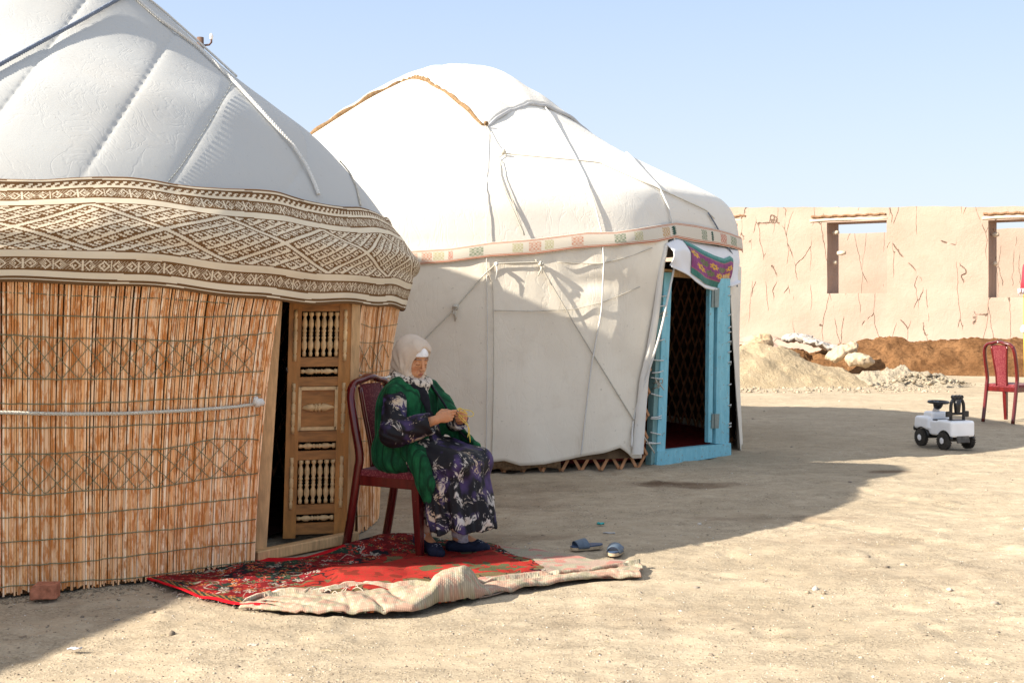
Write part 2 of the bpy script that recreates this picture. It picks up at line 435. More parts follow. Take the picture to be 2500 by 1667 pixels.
# loose grit and pebbles in front (nobody could count them)
ico = [(0, 0, 1), (.894, 0, .447), (.276, .851, .447), (-.724, .526, .447), (-.724, -.526, .447), (.276, -.851, .447),
       (.724, .526, -.447), (-.276, .851, -.447), (-.894, 0, -.447), (-.276, -.851, -.447), (.724, -.526, -.447), (0, 0, -1)]
ico = np.array(ico)
icoF = np.array([(0, 1, 2), (0, 2, 3), (0, 3, 4), (0, 4, 5), (0, 5, 1), (1, 6, 2), (2, 7, 3), (3, 8, 4), (4, 9, 5), (5, 10, 1),
        (2, 6, 7), (3, 7, 8), (4, 8, 9), (5, 9, 10), (1, 10, 6), (6, 11, 7), (7, 11, 8), (8, 11, 9), (9, 11, 10), (10, 11, 6)])
def scatter(name, n_, fpos, size, cols, m, kindlabel=None, flat=.6):
    p = fpos(n_); s = size(n_); k = len(ico)
    V = ico[None]*(1+rng.uniform(-.35, .35, (n_, k, 1)))*s[:, None, None]*np.array([1, 1, flat])
    V = V*rng.uniform(.7, 1.3, (n_, 1, 3))
    a = rng.uniform(0, 6.28, n_); ca, sa = np.cos(a)[:, None], np.sin(a)[:, None]
    V = np.stack([V[..., 0]*ca-V[..., 1]*sa, V[..., 0]*sa+V[..., 1]*ca, V[..., 2]], -1)+p[:, None, :]
    F = (icoF[None]+(np.arange(n_)*k)[:, None, None]).reshape(-1, 3)
    c = np.repeat(cols(n_), k, axis=0)
    return mesh(name, V.reshape(-1, 3), F, m, None, False, c)
M_grit = vcol('grit', .95, .1, 200, .25, .2)
def gpos(n_):
    d = 4.6+(rng.random(n_)**1.5)*11; px = rng.uniform(-60, 2560, n_)
    x = (px-1250)/FPX*d; return np.stack([x, d, ground_h(x, d)+.000], -1)
pal = np.array([(.42, .34, .24), (.5, .43, .33), (.28, .22, .16), (.36, .31, .26), (.6, .55, .48), (.22, .18, .14)])
o = scatter('gravel', 26000, gpos, lambda k: .0020+.0034*rng.random(k)**3+.010*(rng.random(k) > .990)*rng.random(k), lambda k: pal[rng.integers(0, 6, k)]*rng.uniform(.8, 1.15, (k, 1)), M_grit)
tag(o, 'loose grit and small pebbles scattered over the bare earth yard', 'gravel', kind='stuff')

# ------------------------------------------------------------------ yurts
class Yurt:
    def __init__(s, C, prof, shrink=None, leanin=True):
        s.leanin = leanin
        s.C = np.array([C[0], C[1]], float); p = catmull([(r, 0, z) for r, z in prof], 10)[:, [0, 2]]
        p[:, 1] = np.maximum.accumulate(p[:, 1]+np.arange(len(p))*1e-6); s.rp = p[:, 0]; s.zp = p[:, 1]; s.top = s.zp[-1]; s.shrink = shrink
    def r(s, th, z):
        r = np.interp(z, s.zp, s.rp)
        if s.shrink is not None: r = r-s.shrink(th)*(np.clip(1-np.asarray(z)/1.7, 0, 1) if s.leanin else np.clip((3.0-np.asarray(z))/1.0, 0, 1))
        return r
    def pt(s, th, z, off=0.0):
        th = np.asarray(th, float); z = np.asarray(z, float)+0*th; r = s.r(th, z)
        dz = .02; sl = (s.r(th, np.minimum(z+dz, s.top-.001))-s.r(th, z-dz))/(2*dz)
        nz = -sl/np.sqrt(1+sl*sl); nr = 1/np.sqrt(1+sl*sl)
        rr = r+off*nr
        return np.stack([s.C[0]+np.cos(th)*rr, s.C[1]+np.sin(th)*rr, z+off*nz], -1)
    def hit(s, x, y):
        dc = s.C[1]; Ys = np.linspace(dc-3.4, dc+1.2, 1800)
        X = (x-1250)/FPX*Ys; Z = EYE-(y-HOR)/FPX*Ys; dx = X-s.C[0]; dy = Ys-s.C[1]
        rho = np.hypot(dx, dy); th = np.arctan2(dy, dx); Zc = np.clip(Z, 0, s.top)
        f = rho-s.r(th, Zc)+np.maximum(Z-s.top, 0)*3
        i = np.argmax(f < 0) if (f < 0).any() else int(np.argmin(f))
        return th[i], Zc[i]
    def line(s, px, n=10, off=.012):
        """points on the cloth under the pixel polyline px"""
        out = []
        px = np.array(px, float)
        for i in range(len(px)-1):
            for t in np.linspace(0, 1, n, endpoint=False): out.append(s.hit(*(px[i]+(px[i+1]-px[i])*t)))
        out.append(s.hit(*px[-1])); out = np.array(out)
        p = s.pt(out[:, 0], out[:, 1], off)
        q = p.copy(); q[1:-1] = (p[:-2]+2*p[1:-1]+p[2:])/4; return q
    def tz(s, px):
        return np.array([s.hit(*q) for q in px])

def canvas_mat(name, base, dirt, dirt_amt=.3, bs=.25, zdirt=None):
    n = N(name); f = n.noise(1.6, 5, .6); f2 = n.noise(400, 2, .5); f3 = n.noise(6, 5, .65)
    c = n.mix(n.ramp(f, [(.42, 0.0), (.75, dirt_amt)]), base, dirt)
    c = n.mix(n.ramp(f3, [(.55, 0.0), (.72, dirt_amt*.5)]), c, dirt)
    cw = n.noise(3.2, 3, .6, n.coord((1.6, 1.6, .7)), 1.2); cr = n.math('ABSOLUTE', n.math('SUBTRACT', cw, .5)); cr = n.ramp(cr, [(0.0, 0.0), (.035, 1.0)])
    wv = n.math('MULTIPLY', n.wave(75, n.coord((1, 1, 1)), .6, 'Z'), .12)
    b = n.bump(n.math('ADD', n.math('ADD', n.math('MULTIPLY', f3, 1.0), n.math('MULTIPLY', f2, .08)), n.math('ADD', n.math('MULTIPLY', cr, .30), wv)), bs, .015)
    sp = n.noise(24, 4, .7); c = n.mix(n.ramp(sp, [(.66, 0.0), (.72, .5)]), c, tuple(q*.55 for q in dirt))
    return n.fin(c, .85, .15, Sheen_Weight=.1)
M_canvas_white = canvas_mat('white_canvas', (.72, .69, .63), (.66, .57, .46), .3)
M_canvas_wall = canvas_mat('unbleached_canvas', (.82, .755, .64), (.56, .47, .36), .4)
M_canvas_grey = canvas_mat('padded_grey_canvas', (.455, .46, .45), (.49, .445, .385), .25, .15)
n = N('rope_fibre'); f = n.wave(90, n.coord((1, 1, 1), (0, .7, .6)), 1.5); n.bump(f, .5, .003)
M_rope = n.fin(n.ramp(f, [(.2, (.42, .38, .31)), (.7, (.70, .66, .57))]), .9, .1)
n = N('white_cord'); f = n.wave(120, n.coord((1, 1, 1), (0, .7, .6)), 1.5); n.bump(f, .4, .002)
M_cord = n.fin(n.ramp(f, [(.2, (.55, .54, .5)), (.7, (.8, .78, .74))]), .9, .1)
n = N('blue_grey_cord'); f = n.wave(120, n.coord((1, 1, 1), (0, .7, .6)), 1.5); n.bump(f, .4, .002)
M_bluecord = n.fin(n.ramp(f, [(.2, (.10, .13, .19)), (.7, (.25, .28, .34))]), .85, .15)
M_darkfelt = simple('brown_felt', (.13, .085, .05), .98, .05, .4, 12, .5, .01)
M_feltedge = simple('brown_edging', (.21, .135, .075), .95, .05, .4, 40, .5, .006)
M_lattice = simple('lattice_wood', (.50, .25, .12), .75, .25, .35, 14, .3, .003)
M_wood = simple('pale_timber', (.60, .37, .18), .65, .3, .25, 8, .3, .003, stretch=(6, 6, 1))
M_black = simple('dark_lining', (.02, .014, .01), .95, .05, .3, 10, .2)
M_carpet = simple('floor_carpet', (.16, .015, .012), .9, .1, .6, 18, .3)

def tube_part(name, pts, r, m, parent, org, n=7, smooth=True):
    b = MB(); b.sweep(pts, r, n); return b.build(name, m, parent, smooth, org)
def lattice(name, Y, r_off, z1, ths, the, m, parent, org, nb=None, tilt=.55, w=.013):
    """crossed laths of the yurt's inner wall between two angles"""
    b = MB(); Rr = np.interp(1, Y.zp, Y.rp)-r_off; step = .17/Rr
    for sgn, extra in ((1, 0), (-1, .02)):
        a = ths-1.2*0
        while a < the:
            zz = np.linspace(.0, z1, 9); tt = a+sgn*zz*tilt/Rr
            ok = (tt >= ths) & (tt <= the)
            if ok.sum() >= 2:
                tt, z2 = tt[ok], zz[ok]
                rr = Y.r(tt, z2)-r_off-extra
                p = np.stack([Y.C[0]+np.cos(tt)*rr, Y.C[1]+np.sin(tt)*rr, z2], -1)
                b.sweep(p, (w*.45, w), 4, sq=True)
            a += step
    return b.build(name, m, parent, False, org)

# ================================================================== near yurt (reed walls)
def sh1(th):
    d = (np.degrees(th)+180) % 360-180; return .17*sstep(-22, 22, d)*(1-sstep(80, 150, d))
Y1 = Yurt((-3.5, 8.5), [(2.66, 0), (2.66, .5), (2.68, 1.0), (2.73, 1.45), (2.79, 1.7), (2.74, 1.86), (2.64, 2.0), (2.49, 2.21), (2.29, 2.44), (2.10, 2.63), (1.85, 2.82), (1.55, 3.05), (1.25, 3.32), (.95, 3.60), (.74, 3.80), (.58, 4.01), (.44, 4.20), (.24, 4.33), (.02, 4.36)], sh1)
O1 = np.array([-3.5, 8.5, 0])
yurt1 = thing('yurt', 'near yurt with reed mat walls, a brown woven band and a padded grey roof', 'yurt', O1)
def tang(y, d): return math.radians(d)
# roof canvas with quilted seams
seams_px = [((205, 5), (0, 270)), ((420, 90), (205, 425)), ((568, 200), (420, 455)), ((735, 420), (690, 470))]
nt, nz = 1900, 230
th = np.linspace(-math.pi, math.pi, nt, endpoint=False)
zs = np.concatenate([np.linspace(1.75, 2.3, 40), np.linspace(2.3, Y1.top-.002, nz-40+1)[1:]])
TH, ZZ = np.meshgrid(th, zs, indexing='ij')
def hline(p, q):
    t_ = np.linspace(0, 1, 30); h_ = np.array([Y1.hit(p[0]+(q[0]-p[0])*k, p[1]+(q[1]-p[1])*k) for k in t_]); o_ = np.argsort(h_[:, 1]); return h_[o_]
SL = [hline((235, -35), (-60, 348)), hline((445, 50), (195, 440)), hline((585, 170), (402, 478)), hline((748, 400), (688, 480))]
off = np.zeros_like(TH)
Rr = Y1.r(TH, ZZ)
def ext(z, h):
    s_ = (h[-3, 0]-h[3, 0])/(h[-3, 1]-h[3, 1]); return np.interp(z, h[:, 1], h[:, 0])+np.maximum(z-h[-1, 1], 0)*s_
lines = [(lambda z, h=h: ext(z, h)) for h in SL]
for k in range(1, 4): lines.append(lambda z, k=k: np.interp(z, SL[3][:, 1], SL[3][:, 0])+.42*k-(z-2.2)*.1)
for k in range(1, 9): lines.append(lambda z, k=k: np.interp(z, SL[0][:, 1], SL[0][:, 0])-.36*k)
for L in lines:
    d = (TH-L(ZZ)+math.pi) % (2*math.pi)-math.pi; d = d*Rr
    fur = np.exp(-np.abs(d)/.045)*.009*sstep(1.9, 2.3, ZZ)*(1-sstep(3.55, 3.75, ZZ))
    puck = np.exp(-(d/.012)**2)*np.maximum(0, np.sin(ZZ*2*math.pi/.050))*.0038*sstep(2.05, 2.2, ZZ)*(1-sstep(3.5, 3.7, ZZ))
    off -= fur+puck
off += fbm(TH*3, ZZ*1.6, 2, 5)*.005
V = Y1.pt(TH.ravel(), ZZ.ravel(), off.ravel())
roof1 = mesh('roof_cover', V, gridF(nt, nz, True), M_canvas_grey, yurt1, True, org=O1)
# stitched seam line beside the third furrow
b = MB(); q = Y1.line([(566, 205), (530, 270), (480, 350), (440, 410), (397, 460)], 14, .004)
for i in range(0, len(q)-1, 2): b.sweep([q[i], q[i+1]], .0035, 5)
b.build('stitching', simple('seam_thread', (.25, .26, .25)), roof1, True)  # placed below
bpy.data.objects['stitching'].data.transform(Matrix.Translation(-Vector(O1)))
# far cap folds on the right of the rope: a second overlapping cloth edge
def twisted(name, pts, r, m, parent, org):
    b = MB(); p = catmull(pts, 3)
    L = np.concatenate([[0], np.cumsum(np.linalg.norm(np.diff(p, axis=0), axis=1))]); s_ = np.arange(0, L[-1], r*.9)
    p = np.stack([np.interp(s_, L, p[:, i]) for i in range(3)], -1)
    T = np.gradient(p, axis=0); T /= np.linalg.norm(T, axis=1)[:, None]
    U = np.cross(T, (0.1, .2, 1)); U /= np.linalg.norm(U, axis=1)[:, None]; W = np.cross(T, U)
    for k in range(3):
        ph = 2*math.pi*k/3+s_/(r*5.0)*2*math.pi
        b.sweep(p+(U*np.cos(ph)[:, None]+W*np.sin(ph)[:, None])*r*.5, r*.58, 5)
    return b.build(name, m, parent, True, org)
twisted('rope', Y1.line([(318, -10), (350, 20), (390, 55), (480, 120), (570, 205), (650, 292), (712, 360), (745, 410), (765, 455), (774, 480)], 8, .016), .012, M_cord, yurt1, O1)
twisted('rope', Y1.line([(345, -10), (400, 35), (470, 97), (540, 160), (575, 192)], 8, .016), .009, M_cord, yurt1, O1)
twisted('rope', Y1.line([(318, -10), (290, 2), (200, 55), (110, 105), (0, 166), (-60, 200)], 8, .02), .013, M_bluecord, yurt1, O1)
twisted('rope', Y1.line([(828, 395), (852, 425), (868, 460), (878, 505)], 6, .01), .006, M_rope, yurt1, O1)

# woven band
n = N('woven_wool'); wv = n.coord(); a = n.attr(); f = n.noise(500, 2, .5); w1 = n.wave(150, n.coord((1, 1, 1)), .5, 'Z')
c = n.mix(1.0, a, n.ramp(w1, [(.1, .82), (.6, 1.0)]), 'MULTIPLY'); c = n.mix(1.0, c, n.ramp(n.noise(3, 3), [(.3, .88), (.7, 1.0)]), 'MULTIPLY')
n.bump(n.math('ADD', w1, f), .35, .002); M_woven = n.fin(c, .95, .08)
BW = np.array((.84, .72, .54)); BD = np.array((.20, .105, .045)); BM = np.array((.22, .115, .05))
KEY = np.array([[1, 1, 1, 1], [1, 0, 0, 0], [1, 0, 1, 1], [1, 0, 0, 1]])
KEY2 = np.array([[1, 1, 1, 1, 1, 1], [0, 0, 0, 0, 0, 0], [1, 1, 1, 0, 1, 0], [1, 0, 1, 0, 1, 0], [1, 0, 0, 0, 1, 0], [1, 1, 1, 1, 1, 0]])
def band_col(s, v):
    """s metres along the band, v 0 top .. 1 bottom"""
    w = np.zeros_like(s)
    def rg(a, b): return (v >= a) & (v < b)
    w[rg(.012, .026)] = 1
    k = rg(.045, .080); w[k] = (((s[k]/.011)+((v[k]-.045)/.012).astype(int)*1.0) % 4 < 1.9)
    w[rg(.080, .105)] = 1
    for a, b in ((.118, .205), (.772, .872)):
        k = rg(a, b); u = ((s[k]/.135) % 1)*2-1; y = (v[k]-a)/(b-a)*2-1
        d = np.abs(np.abs(u)-.5)*2+np.abs(y)*.9
        q = ((d > .62) & (d < .86)) | (d < .22) | (np.abs(u) < .06) | ((d > .38) & (d < .5) & (np.abs(u) > .5))
        q &= np.abs(y) < .93; dots = (np.floor(s[k]/.0055)+np.floor(v[k]*140)) % 3 == 0
        w[k] = np.where(q, 1, np.where((d > .9) & dots & (np.abs(y) < .9), .55, 0))
    w[rg(.215, .268)] = 1; w[rg(.700, .760)] = 1; w[rg(.885, .940)] = 1; w[rg(.962, .972)] = 1
    k = rg(.278, .690); y = (v[k]-.278)/(.690-.278)
    A = (s[k]/.72+y*1.0)*30+900; B = (s[k]/.72-y*1.0)*30+900
    # mirror so that the hooks change side at the big diamonds
    ia = np.floor(A).astype(int); ib = np.floor(B).astype(int)
    da = ia % 30; db = ib % 30
    hook = KEY2[ia % 6, ib % 6]
    big = (da < 2) | (db < 2)
    gapd = ((da == 2) | (da == 29)) | ((db == 2) | (db == 29))
    w[k] = np.where(big, 1, np.where(gapd, 0, hook))
    col = BD[None]*(1-w[:, None])+BW[None]*w[:, None]
    brown = ((v > .026) & (v < .045)) | (v > .94); col[brown & (w < .5)] = BM*.8
    return col
def band_edges(th):
    """top and bottom height of the band at an angle, with its sag and humps"""
    d = np.degrees(th)
    top = 2.05+.02*np.sin(d*.11+1)+.012*np.sin(d*.31)-.05*sstep(-15, 12, d)
    bot = 1.545-.10*sstep(-62, -30, d)-.035*sstep(-30, 10, d)+.006*np.sin(d*.45)
    return top, bot
def make_band(t0, t1, ns, nv):
    t = np.linspace(t0, t1, ns); v = np.linspace(0, 1, nv); T, Vv = np.meshgrid(t, v, indexing='ij')
    tp, bt = band_edges(T); Z = tp+(bt-tp)*Vv; s = (T+math.pi)*2.75
    fold = np.exp(-((Vv-.50-.05*np.sin(T*3))/.07)**2)*.035*(.55+.45*np.sin(T*2.3+1))
    o = .020+fold-.012*np.exp(-((Vv-.62)/.05)**2)+.016*np.exp(-((Vv-.0)/.06)**2)*(.5+.5*np.sin(T*9))+fbm(T*6, Vv*2.5, 3, 8)*.010
    o += .025*sstep(.3, .75, Vv)*sstep(-20, 10, np.degrees(T))*(1-sstep(.8, 1, Vv)*.5)+.012*sstep(.8, 1, Vv)
    P_ = Y1.pt(T.ravel(), Z.ravel(), o.ravel())
    sc = ((T[:-1, :-1]+T[1:, 1:])/2+math.pi).ravel()*2.75; vc = ((Vv[:-1, :-1]+Vv[1:, 1:])/2).ravel()
    vc2 = vc+0.004*np.sin(sc*7)
    return P_, gridF(ns, nv), band_col(sc, np.clip(vc2, 0, .999))
p1, f1_, cc1 = make_band(R(-122), R(52), 1700, 130)
p2, f2_, cc2 = make_band(R(52), R(238), 500, 40)
o = mesh('woven_band', np.concatenate([p1, p2]), np.concatenate([f1_, f2_+len(p1)]), M_woven, yurt1, True, np.concatenate([cc1, cc2]), O1)
md = o.modifiers.new('thickness', 'SOLIDIFY'); md.thickness = .008; md.offset = 1

# reed mat wall
doorL_b = Y1.hit(622, 1362)[0]; doorL_t = Y1.hit(688, 738)[0]; doorR_b = Y1.hit(868, 1318)[0]; doorR_t = Y1.hit(872, 752)[0]
n = N('reed'); a = n.attr(); f = n.noise(3.2, 4, .7, n.coord((12, 12, 3.2))); f2 = n.noise(9, 3, .6, n.coord((14, 14, 1)))
c = n.mix(n.ramp(f, [(.48, 0.0), (.58, .85)]), a, (.56, .19, .035)); c = n.mix(n.ramp(f2, [(.56, 0.0), (.68, .5)]), c, (.95, .78, .56))
M_reed = n.fin(c, .5, .35)
def reeds(name, tb0, tt0, tb1, tt1, spacing, splay, parent, top=1.62):
    """mat of single reeds between two angles (bottom/top angle on each edge)"""
    Rw = 2.66; cnt = int((tb1-tb0)*Rw/spacing); nsg = 8; V = []; F = []; C = []; k0 = 0
    pals = np.array([(.88, .53, .28), (.92, .60, .36), (.80, .44, .21), (.85, .45, .19), (.95, .73, .52), (.55, .22, .06)])
    for i in range(cnt):
        u = (i+rng.uniform(-.14, .14))/cnt
        tb = tb0+(tb1-tb0)*u; tt = tb+((tt1-tb1)*splay(1-u)+(tt0-tb0)*splay(u))+rng.normal(0, .0008)
        rad_ = spacing*rng.uniform(.49, .62); depth = rng.uniform(-.004, .005)
        zb = .0+max(0, rng.normal(.012, .01)); z = np.linspace(zb, top, nsg); t = tb+(tt-tb)*(z/top)**1.2+np.cumsum(rng.normal(0, .00035, nsg))
        pc = Y1.pt(t, z, depth); outw = np.stack([np.cos(t), np.sin(t), 0*t], -1); side = np.stack([-np.sin(t), np.cos(t), 0*t], -1)
        jj = 1+rng.normal(0, .06, nsg)
        for a_, b_ in ((-1, -.2), (-.6, .65), (.6, .65), (1, -.2)): V.append(pc+side*(a_*rad_*jj)[:, None]+outw*(b_*rad_*jj)[:, None])
        cb = pals[rng.choice(6, p=[.28, .24, .18, .12, .12, .06])]*rng.uniform(.85, 1.12)
        for q in range(4): C.append(np.tile(cb, (nsg, 1)))
        for q in range(3):
            for j in range(nsg-1): F.append((k0+q*nsg+j, k0+(q+1)*nsg+j, k0+(q+1)*nsg+j+1, k0+q*nsg+j+1))
        k0 += 4*nsg
    return mesh(name, np.concatenate(V), np.array(F), M_reed, parent, False, np.concatenate(C), O1)
ddL = doorL_t-doorL_b
matL0 = R(-128)
reeds('reed_mat', matL0, matL0, doorL_b, doorL_t, .0080, lambda u: max(0, (1-u/.30))**1.6 if u < .30 else 0, yurt1)
# note: splay(1-u) is 1 at the door edge
reeds('reed_mat', doorR_b+.012, doorR_t+.012, R(60), R(60), .0080, lambda u: max(0, 1-u*4), yurt1)
# coarse mats round the back
reeds('reed_mat', R(60), R(60), R(232), R(232), .03, lambda u: 0, yurt1)
# dark lining behind the mats
def lining(name, Y, off_, t0, t1, z0, z1, m, parent, org, n1=120, n2=12):
    T, Z = np.meshgrid(np.linspace(t0, t1, n1), np.linspace(z0, z1, n2), indexing='ij')
    return mesh(name, Y.pt(T.ravel(), Z.ravel(), off_), gridF(n1, n2), m, parent, True, org=org)
n = N('mat_lining_brown'); f = n.noise(10, 3, .6, n.coord((10, 10, .4))); M_under = n.fin(n.ramp(f, [(.3, (.09, .045, .02)), (.7, (.20, .10, .045))]), .95, .05)  # streaky brown of the lining sheet itself
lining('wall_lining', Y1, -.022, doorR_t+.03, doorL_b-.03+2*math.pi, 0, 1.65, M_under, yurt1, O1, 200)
# binding cords of the mats
M_green = simple('green_twine', (.17, .18, .11), .9, .1, .3, 120, .2)
def mat_line(px): return Y1.line(px, 8, .010)
rows = [
 [(-80, 712), (0, 712), (200, 722), (400, 728), (560, 742)],
 [(-80, 768), (0, 767), (150, 770), (300, 775), (500, 773), (600, 771), (678, 768)],
 [(-80, 815), (0, 815), (150, 826), (300, 825), (450, 833), (560, 820), (660, 812)],
 [(-80, 922), (0, 922), (120, 925), (260, 925), (350, 924), (500, 914), (640, 905)],
 [(-80, 985), (0, 985), (200, 985), (400, 975), (560, 968), (634, 962)],
 [(-80, 1043), (0, 1043), (200, 1044), (400, 1034), (520, 1028), (630, 1012)],
 [(-80, 1108), (0, 1108), (130, 1106), (300, 1100), (420, 1092), (520, 1070), (628, 1072)],
 [(-80, 1202), (0, 1202), (80, 1208), (230, 1195), (380, 1190), (500, 1168), (625, 1155)],
 [(-80, 1262), (0, 1262), (150, 1258), (300, 1245), (450, 1230), (622, 1212)],
 [(-80, 1324), (0, 1323), (200, 1310), (300, 1300), (450, 1288), (621, 1266)],
 [(-80, 1383), (0, 1382), (200, 1370), (300, 1358), (400, 1345), (620, 1322)],
 [(-80, 1432), (0, 1432), (200, 1415), (300, 1412), (420, 1396), (520, 1380), (620, 1366)],
]
for i, rr in enumerate(rows):
    p = mat_line(rr); p[:, 2] += rng.normal(0, .0016, len(p))
    b = MB(); b.sweep(p, 0.0026 if i else .0022, 5); b.build('binding_twine', M_green, yurt1, True, O1)
def zigzag(top_px, bot_px, step, half=1):
    """crossing diagonals between two of the binding rows"""
    tp = np.array(top_px, float); bp = np.array(bot_px, float); b = MB()
    xs_ = np.arange(-60, 640, step/2); q = []
    for sgn in (0, 1):
        for w_ in (0, 1):
            pts = []
            for i, x in enumerate(xs_):
                t_ = [0, .5, 1, .5][(i+(2 if sgn else 0)+w_*1) % 4]
                yt = np.interp(x, tp[:, 0], tp[:, 1]); yb = np.interp(x, bp[:, 0], bp[:, 1]); xx = x+rng.normal(0, 3)
                pts.append((xx+(685-622)*0, yt+(yb-yt)*t_+rng.normal(0, 1.5)))
            p = Y1.line(pts, 10, .011); p[:, 2] += rng.normal(0, .0015, len(p)); b.sweep(p, .0018, 5)
    return b.build('binding_twine', M_green, yurt1, True, O1)
zigzag(rows[2], rows[3], 84); zigzag(rows[6], rows[7], 88)
for rr in ([(878, 790), (905, 800), (940, 795), (972, 790)], [(872, 835), (910, 838), (940, 832), (962, 838)], [(870, 905), (900, 910), (930, 905), (955, 902)],
           [(866, 1020), (890, 1022), (915, 1018)], [(864, 1080), (885, 1076), (905, 1080)], [(862, 1150), (885, 1150), (900, 1148)], [(862, 1260), (880, 1258), (896, 1258)],
           [(872, 840), (885, 870), (900, 840), (915, 872), (930, 838), (945, 872)], [(872, 905), (885, 868), (900, 903), (915, 868), (930, 900)]):
    p = Y1.line(rr, 6, .012); b = MB(); b.sweep(p, .0018, 5); b.build('binding_twine', M_green, yurt1, True, O1)
# waist ropes
twisted('rope', Y1.line([(-80, 1006), (0, 1005), (150, 1009), (300, 1008), (450, 1001), (560, 993), (629, 984)], 6, .024), .010, M_rope, yurt1, O1)
b = MB(); k = Y1.line([(612, 985), (622, 978), (632, 984)], 3, .035); b.sweep(k, [.02, .026, .028, .02, .024, .02, .014][:len(k)], 8)
b.sweep([k[1], k[1]+np.array([.0, -.01, .035])], [.02, .012], 7); b.build('rope_knot', M_cord, yurt1, True, O1)
twisted('rope', Y1.line([(872, 916), (900, 920), (930, 922), (948, 918)], 6, .02), .008, M_cord, yurt1, O1)

# door frame, sill and door of the near yurt
def beam(b, p0, p1, w, d, ax):
    """beam from p0 to p1; w along horizontal vector ax, d perpendicular to it"""
    p0, p1 = np.asarray(p0, float), np.asarray(p1, float); ax = np.asarray(ax, float); ax /= np.linalg.norm(ax); z = np.cross(ax, (0, 0, 1)); V = []
    for p in (p0, p1):
        for sx, sy in ((-1, -1), (1, -1), (1, 1), (-1, 1)): V.append(p+ax*sx*w/2+z*sy*d/2)
    b.add(V, [(0, 1, 2, 3)[::-1], (4, 5, 6, 7), (0, 1, 5, 4), (1, 2, 6, 5), (2, 3, 7, 6), (3, 0, 4, 7)])
gl = G(634, 1362); gr = G(860, 1318); ax1 = (gr-gl)/np.linalg.norm(gr-gl)
lt = P(671, 735, gl[1]+.02)
b = MB(); beam(b, gl+(0, 0, -.02), lt+(0.01, 0, .02), .065, .05, (1, .25, 0)); b.build('door_post', M_wood, yurt1, 'auto', O1)
b = MB(); beam(b, gr+(-.018, 0.02, -.02), P(868, 735, gr[1]+.02), .052, .06, (1, .3, 0)); b.build('door_post', M_wood, yurt1, 'auto', O1)
b = MB(); s0 = G(618, 1373); s1 = G(866, 1322); mid = (s0+s1)/2
L_ = np.linalg.norm(s1-s0); an = math.atan2(s1[1]-s0[1], s1[0]-s0[0])
b.box(mid+np.array([0, .035, .028]), (L_, .07, .062), rotz(an), bev=.006); b.build('door_sill', M_wood, yurt1, False, O1)
b = MB(); beam(b, P(670, 742, gl[1]+.03), P(885, 742, gr[1]+.03), .001, .08, (0, 0, 1)) if False else b.sweep([P(690, 722, gl[1]+.12), P(868, 724, gr[1]+.10)], (.03, .03), 4, sq=True)
b.build('door_lintel', M_wood, yurt1, False, O1)
# the carved leaf
M_door = simple('door_timber', (.46, .20, .05), .5, .4, .35, 5, .25, .003, stretch=(5, 5, 1))
M_turned = simple('turned_pale_wood', (.74, .50, .25), .45, .4, .25, 20, .2, .002)
M_rail = simple('rail_timber', (.38, .165, .045), .5, .4, .35, 5, .25, .003, stretch=(1, 5, 8))
pl = P(690, 1313, 7.42); pr = P(850, 1315, 7.52); pl[2] = pr[2] = .03
u = pr-pl; Wd = np.linalg.norm(u); u /= Wd; nn_ = np.array([u[1], -u[0], 0])   # outward, towards the camera
Hd = 1.44
def D(a, z, o=0.0):  # a 0..1 across, z metres above bottom; leans with the wall
    return pl+u*(a*Wd+z*.028)+np.array([0, 0, z])+nn_*o
def dbar(b, a0, a1, z0, z1, dep, o):
    V = []
    for zz in (z0, z1):
        for aa, oo in ((a0, o-dep/2), (a1, o-dep/2), (a1, o+dep/2), (a0, o+dep/2)): V.append(D(aa, zz, oo))
    b.add(V, [(0, 1, 2, 3), (4, 7, 6, 5), (0, 4, 5, 1), (1, 5, 6, 2), (2, 6, 7, 3), (3, 7, 4, 0)])
b = MB(); dbar(b, 0, .19, 0, Hd, .04, 0); dbar(b, .77, 1.0, 0, Hd, .04, 0)
door = b.build('door', M_door, yurt1, 'auto', O1)
org0 = O1
zr = [(.06, .135), (.215, .30), (.60, .665), (.745, .80), (1.085, 1.145), (1.215, 1.265) if False else (1.02, 1.075), (1.38, Hd)]
def zpx(y): return 1.41-(y-755)/3000*7.45-.03
rails = [(1303, 1276), (1254, 1231), (1122, 1100), (1078, 1052), (942, 920), (895, 872), (760, 735)]
for y0, y1 in rails:
    b = MB(); dbar(b, .19, .77, zpx(y0), zpx(y1), .03, .0); b.build('rail', M_rail, door, False, org0)
b = MB(); dbar(b, .19, .77, zpx(1052), zpx(942), .015, -.004); b.build('panel', M_rail, door, False, org0)
b = MB()
for a_, z0, z1 in ((.20, 1050, 944), (.755, 1050, 944)): dbar(b, a_-.025, a_+.02, zpx(z0), zpx(z1), .02, .012)
for y_ in (1046, 948): dbar(b, .2, .76, zpx(y_+4), zpx(y_-4), .02, .012)
b.build('moulding', M_turned, door, False, org0)
balp = [(0, .6), (.07, .75), (.1, .55), (.13, .5), (.2, .95), (.3, 1.), (.38, .55), (.41, .8), (.44, .8), (.46, .5), (.5, .75), (.54, .5), (.56, .8), (.59, .8), (.62, .55), (.7, .95), (.8, .85), (.87, .5), (.9, .5), (.93, .9), (1, .9)]
for yb, yt in ((1229, 1123), (870, 762)):
    for k in range(6):
        a_ = .245+k*.098; b = MB(); b.lathe(D(a_, zpx(yb)), D(a_, zpx(yt)), [(t, q*.0175) for t, q in balp], 10)
        b.build('baluster', M_turned, door, True, org0)
for y_ in (1265, 1089, 907):
    b = MB(); b.lathe(D(.2, zpx(y_), .0), D(.76, zpx(y_), .0), [(t, q*.019) for t, q in balp], 10); b.build('spindle', M_turned, door, True, org0)
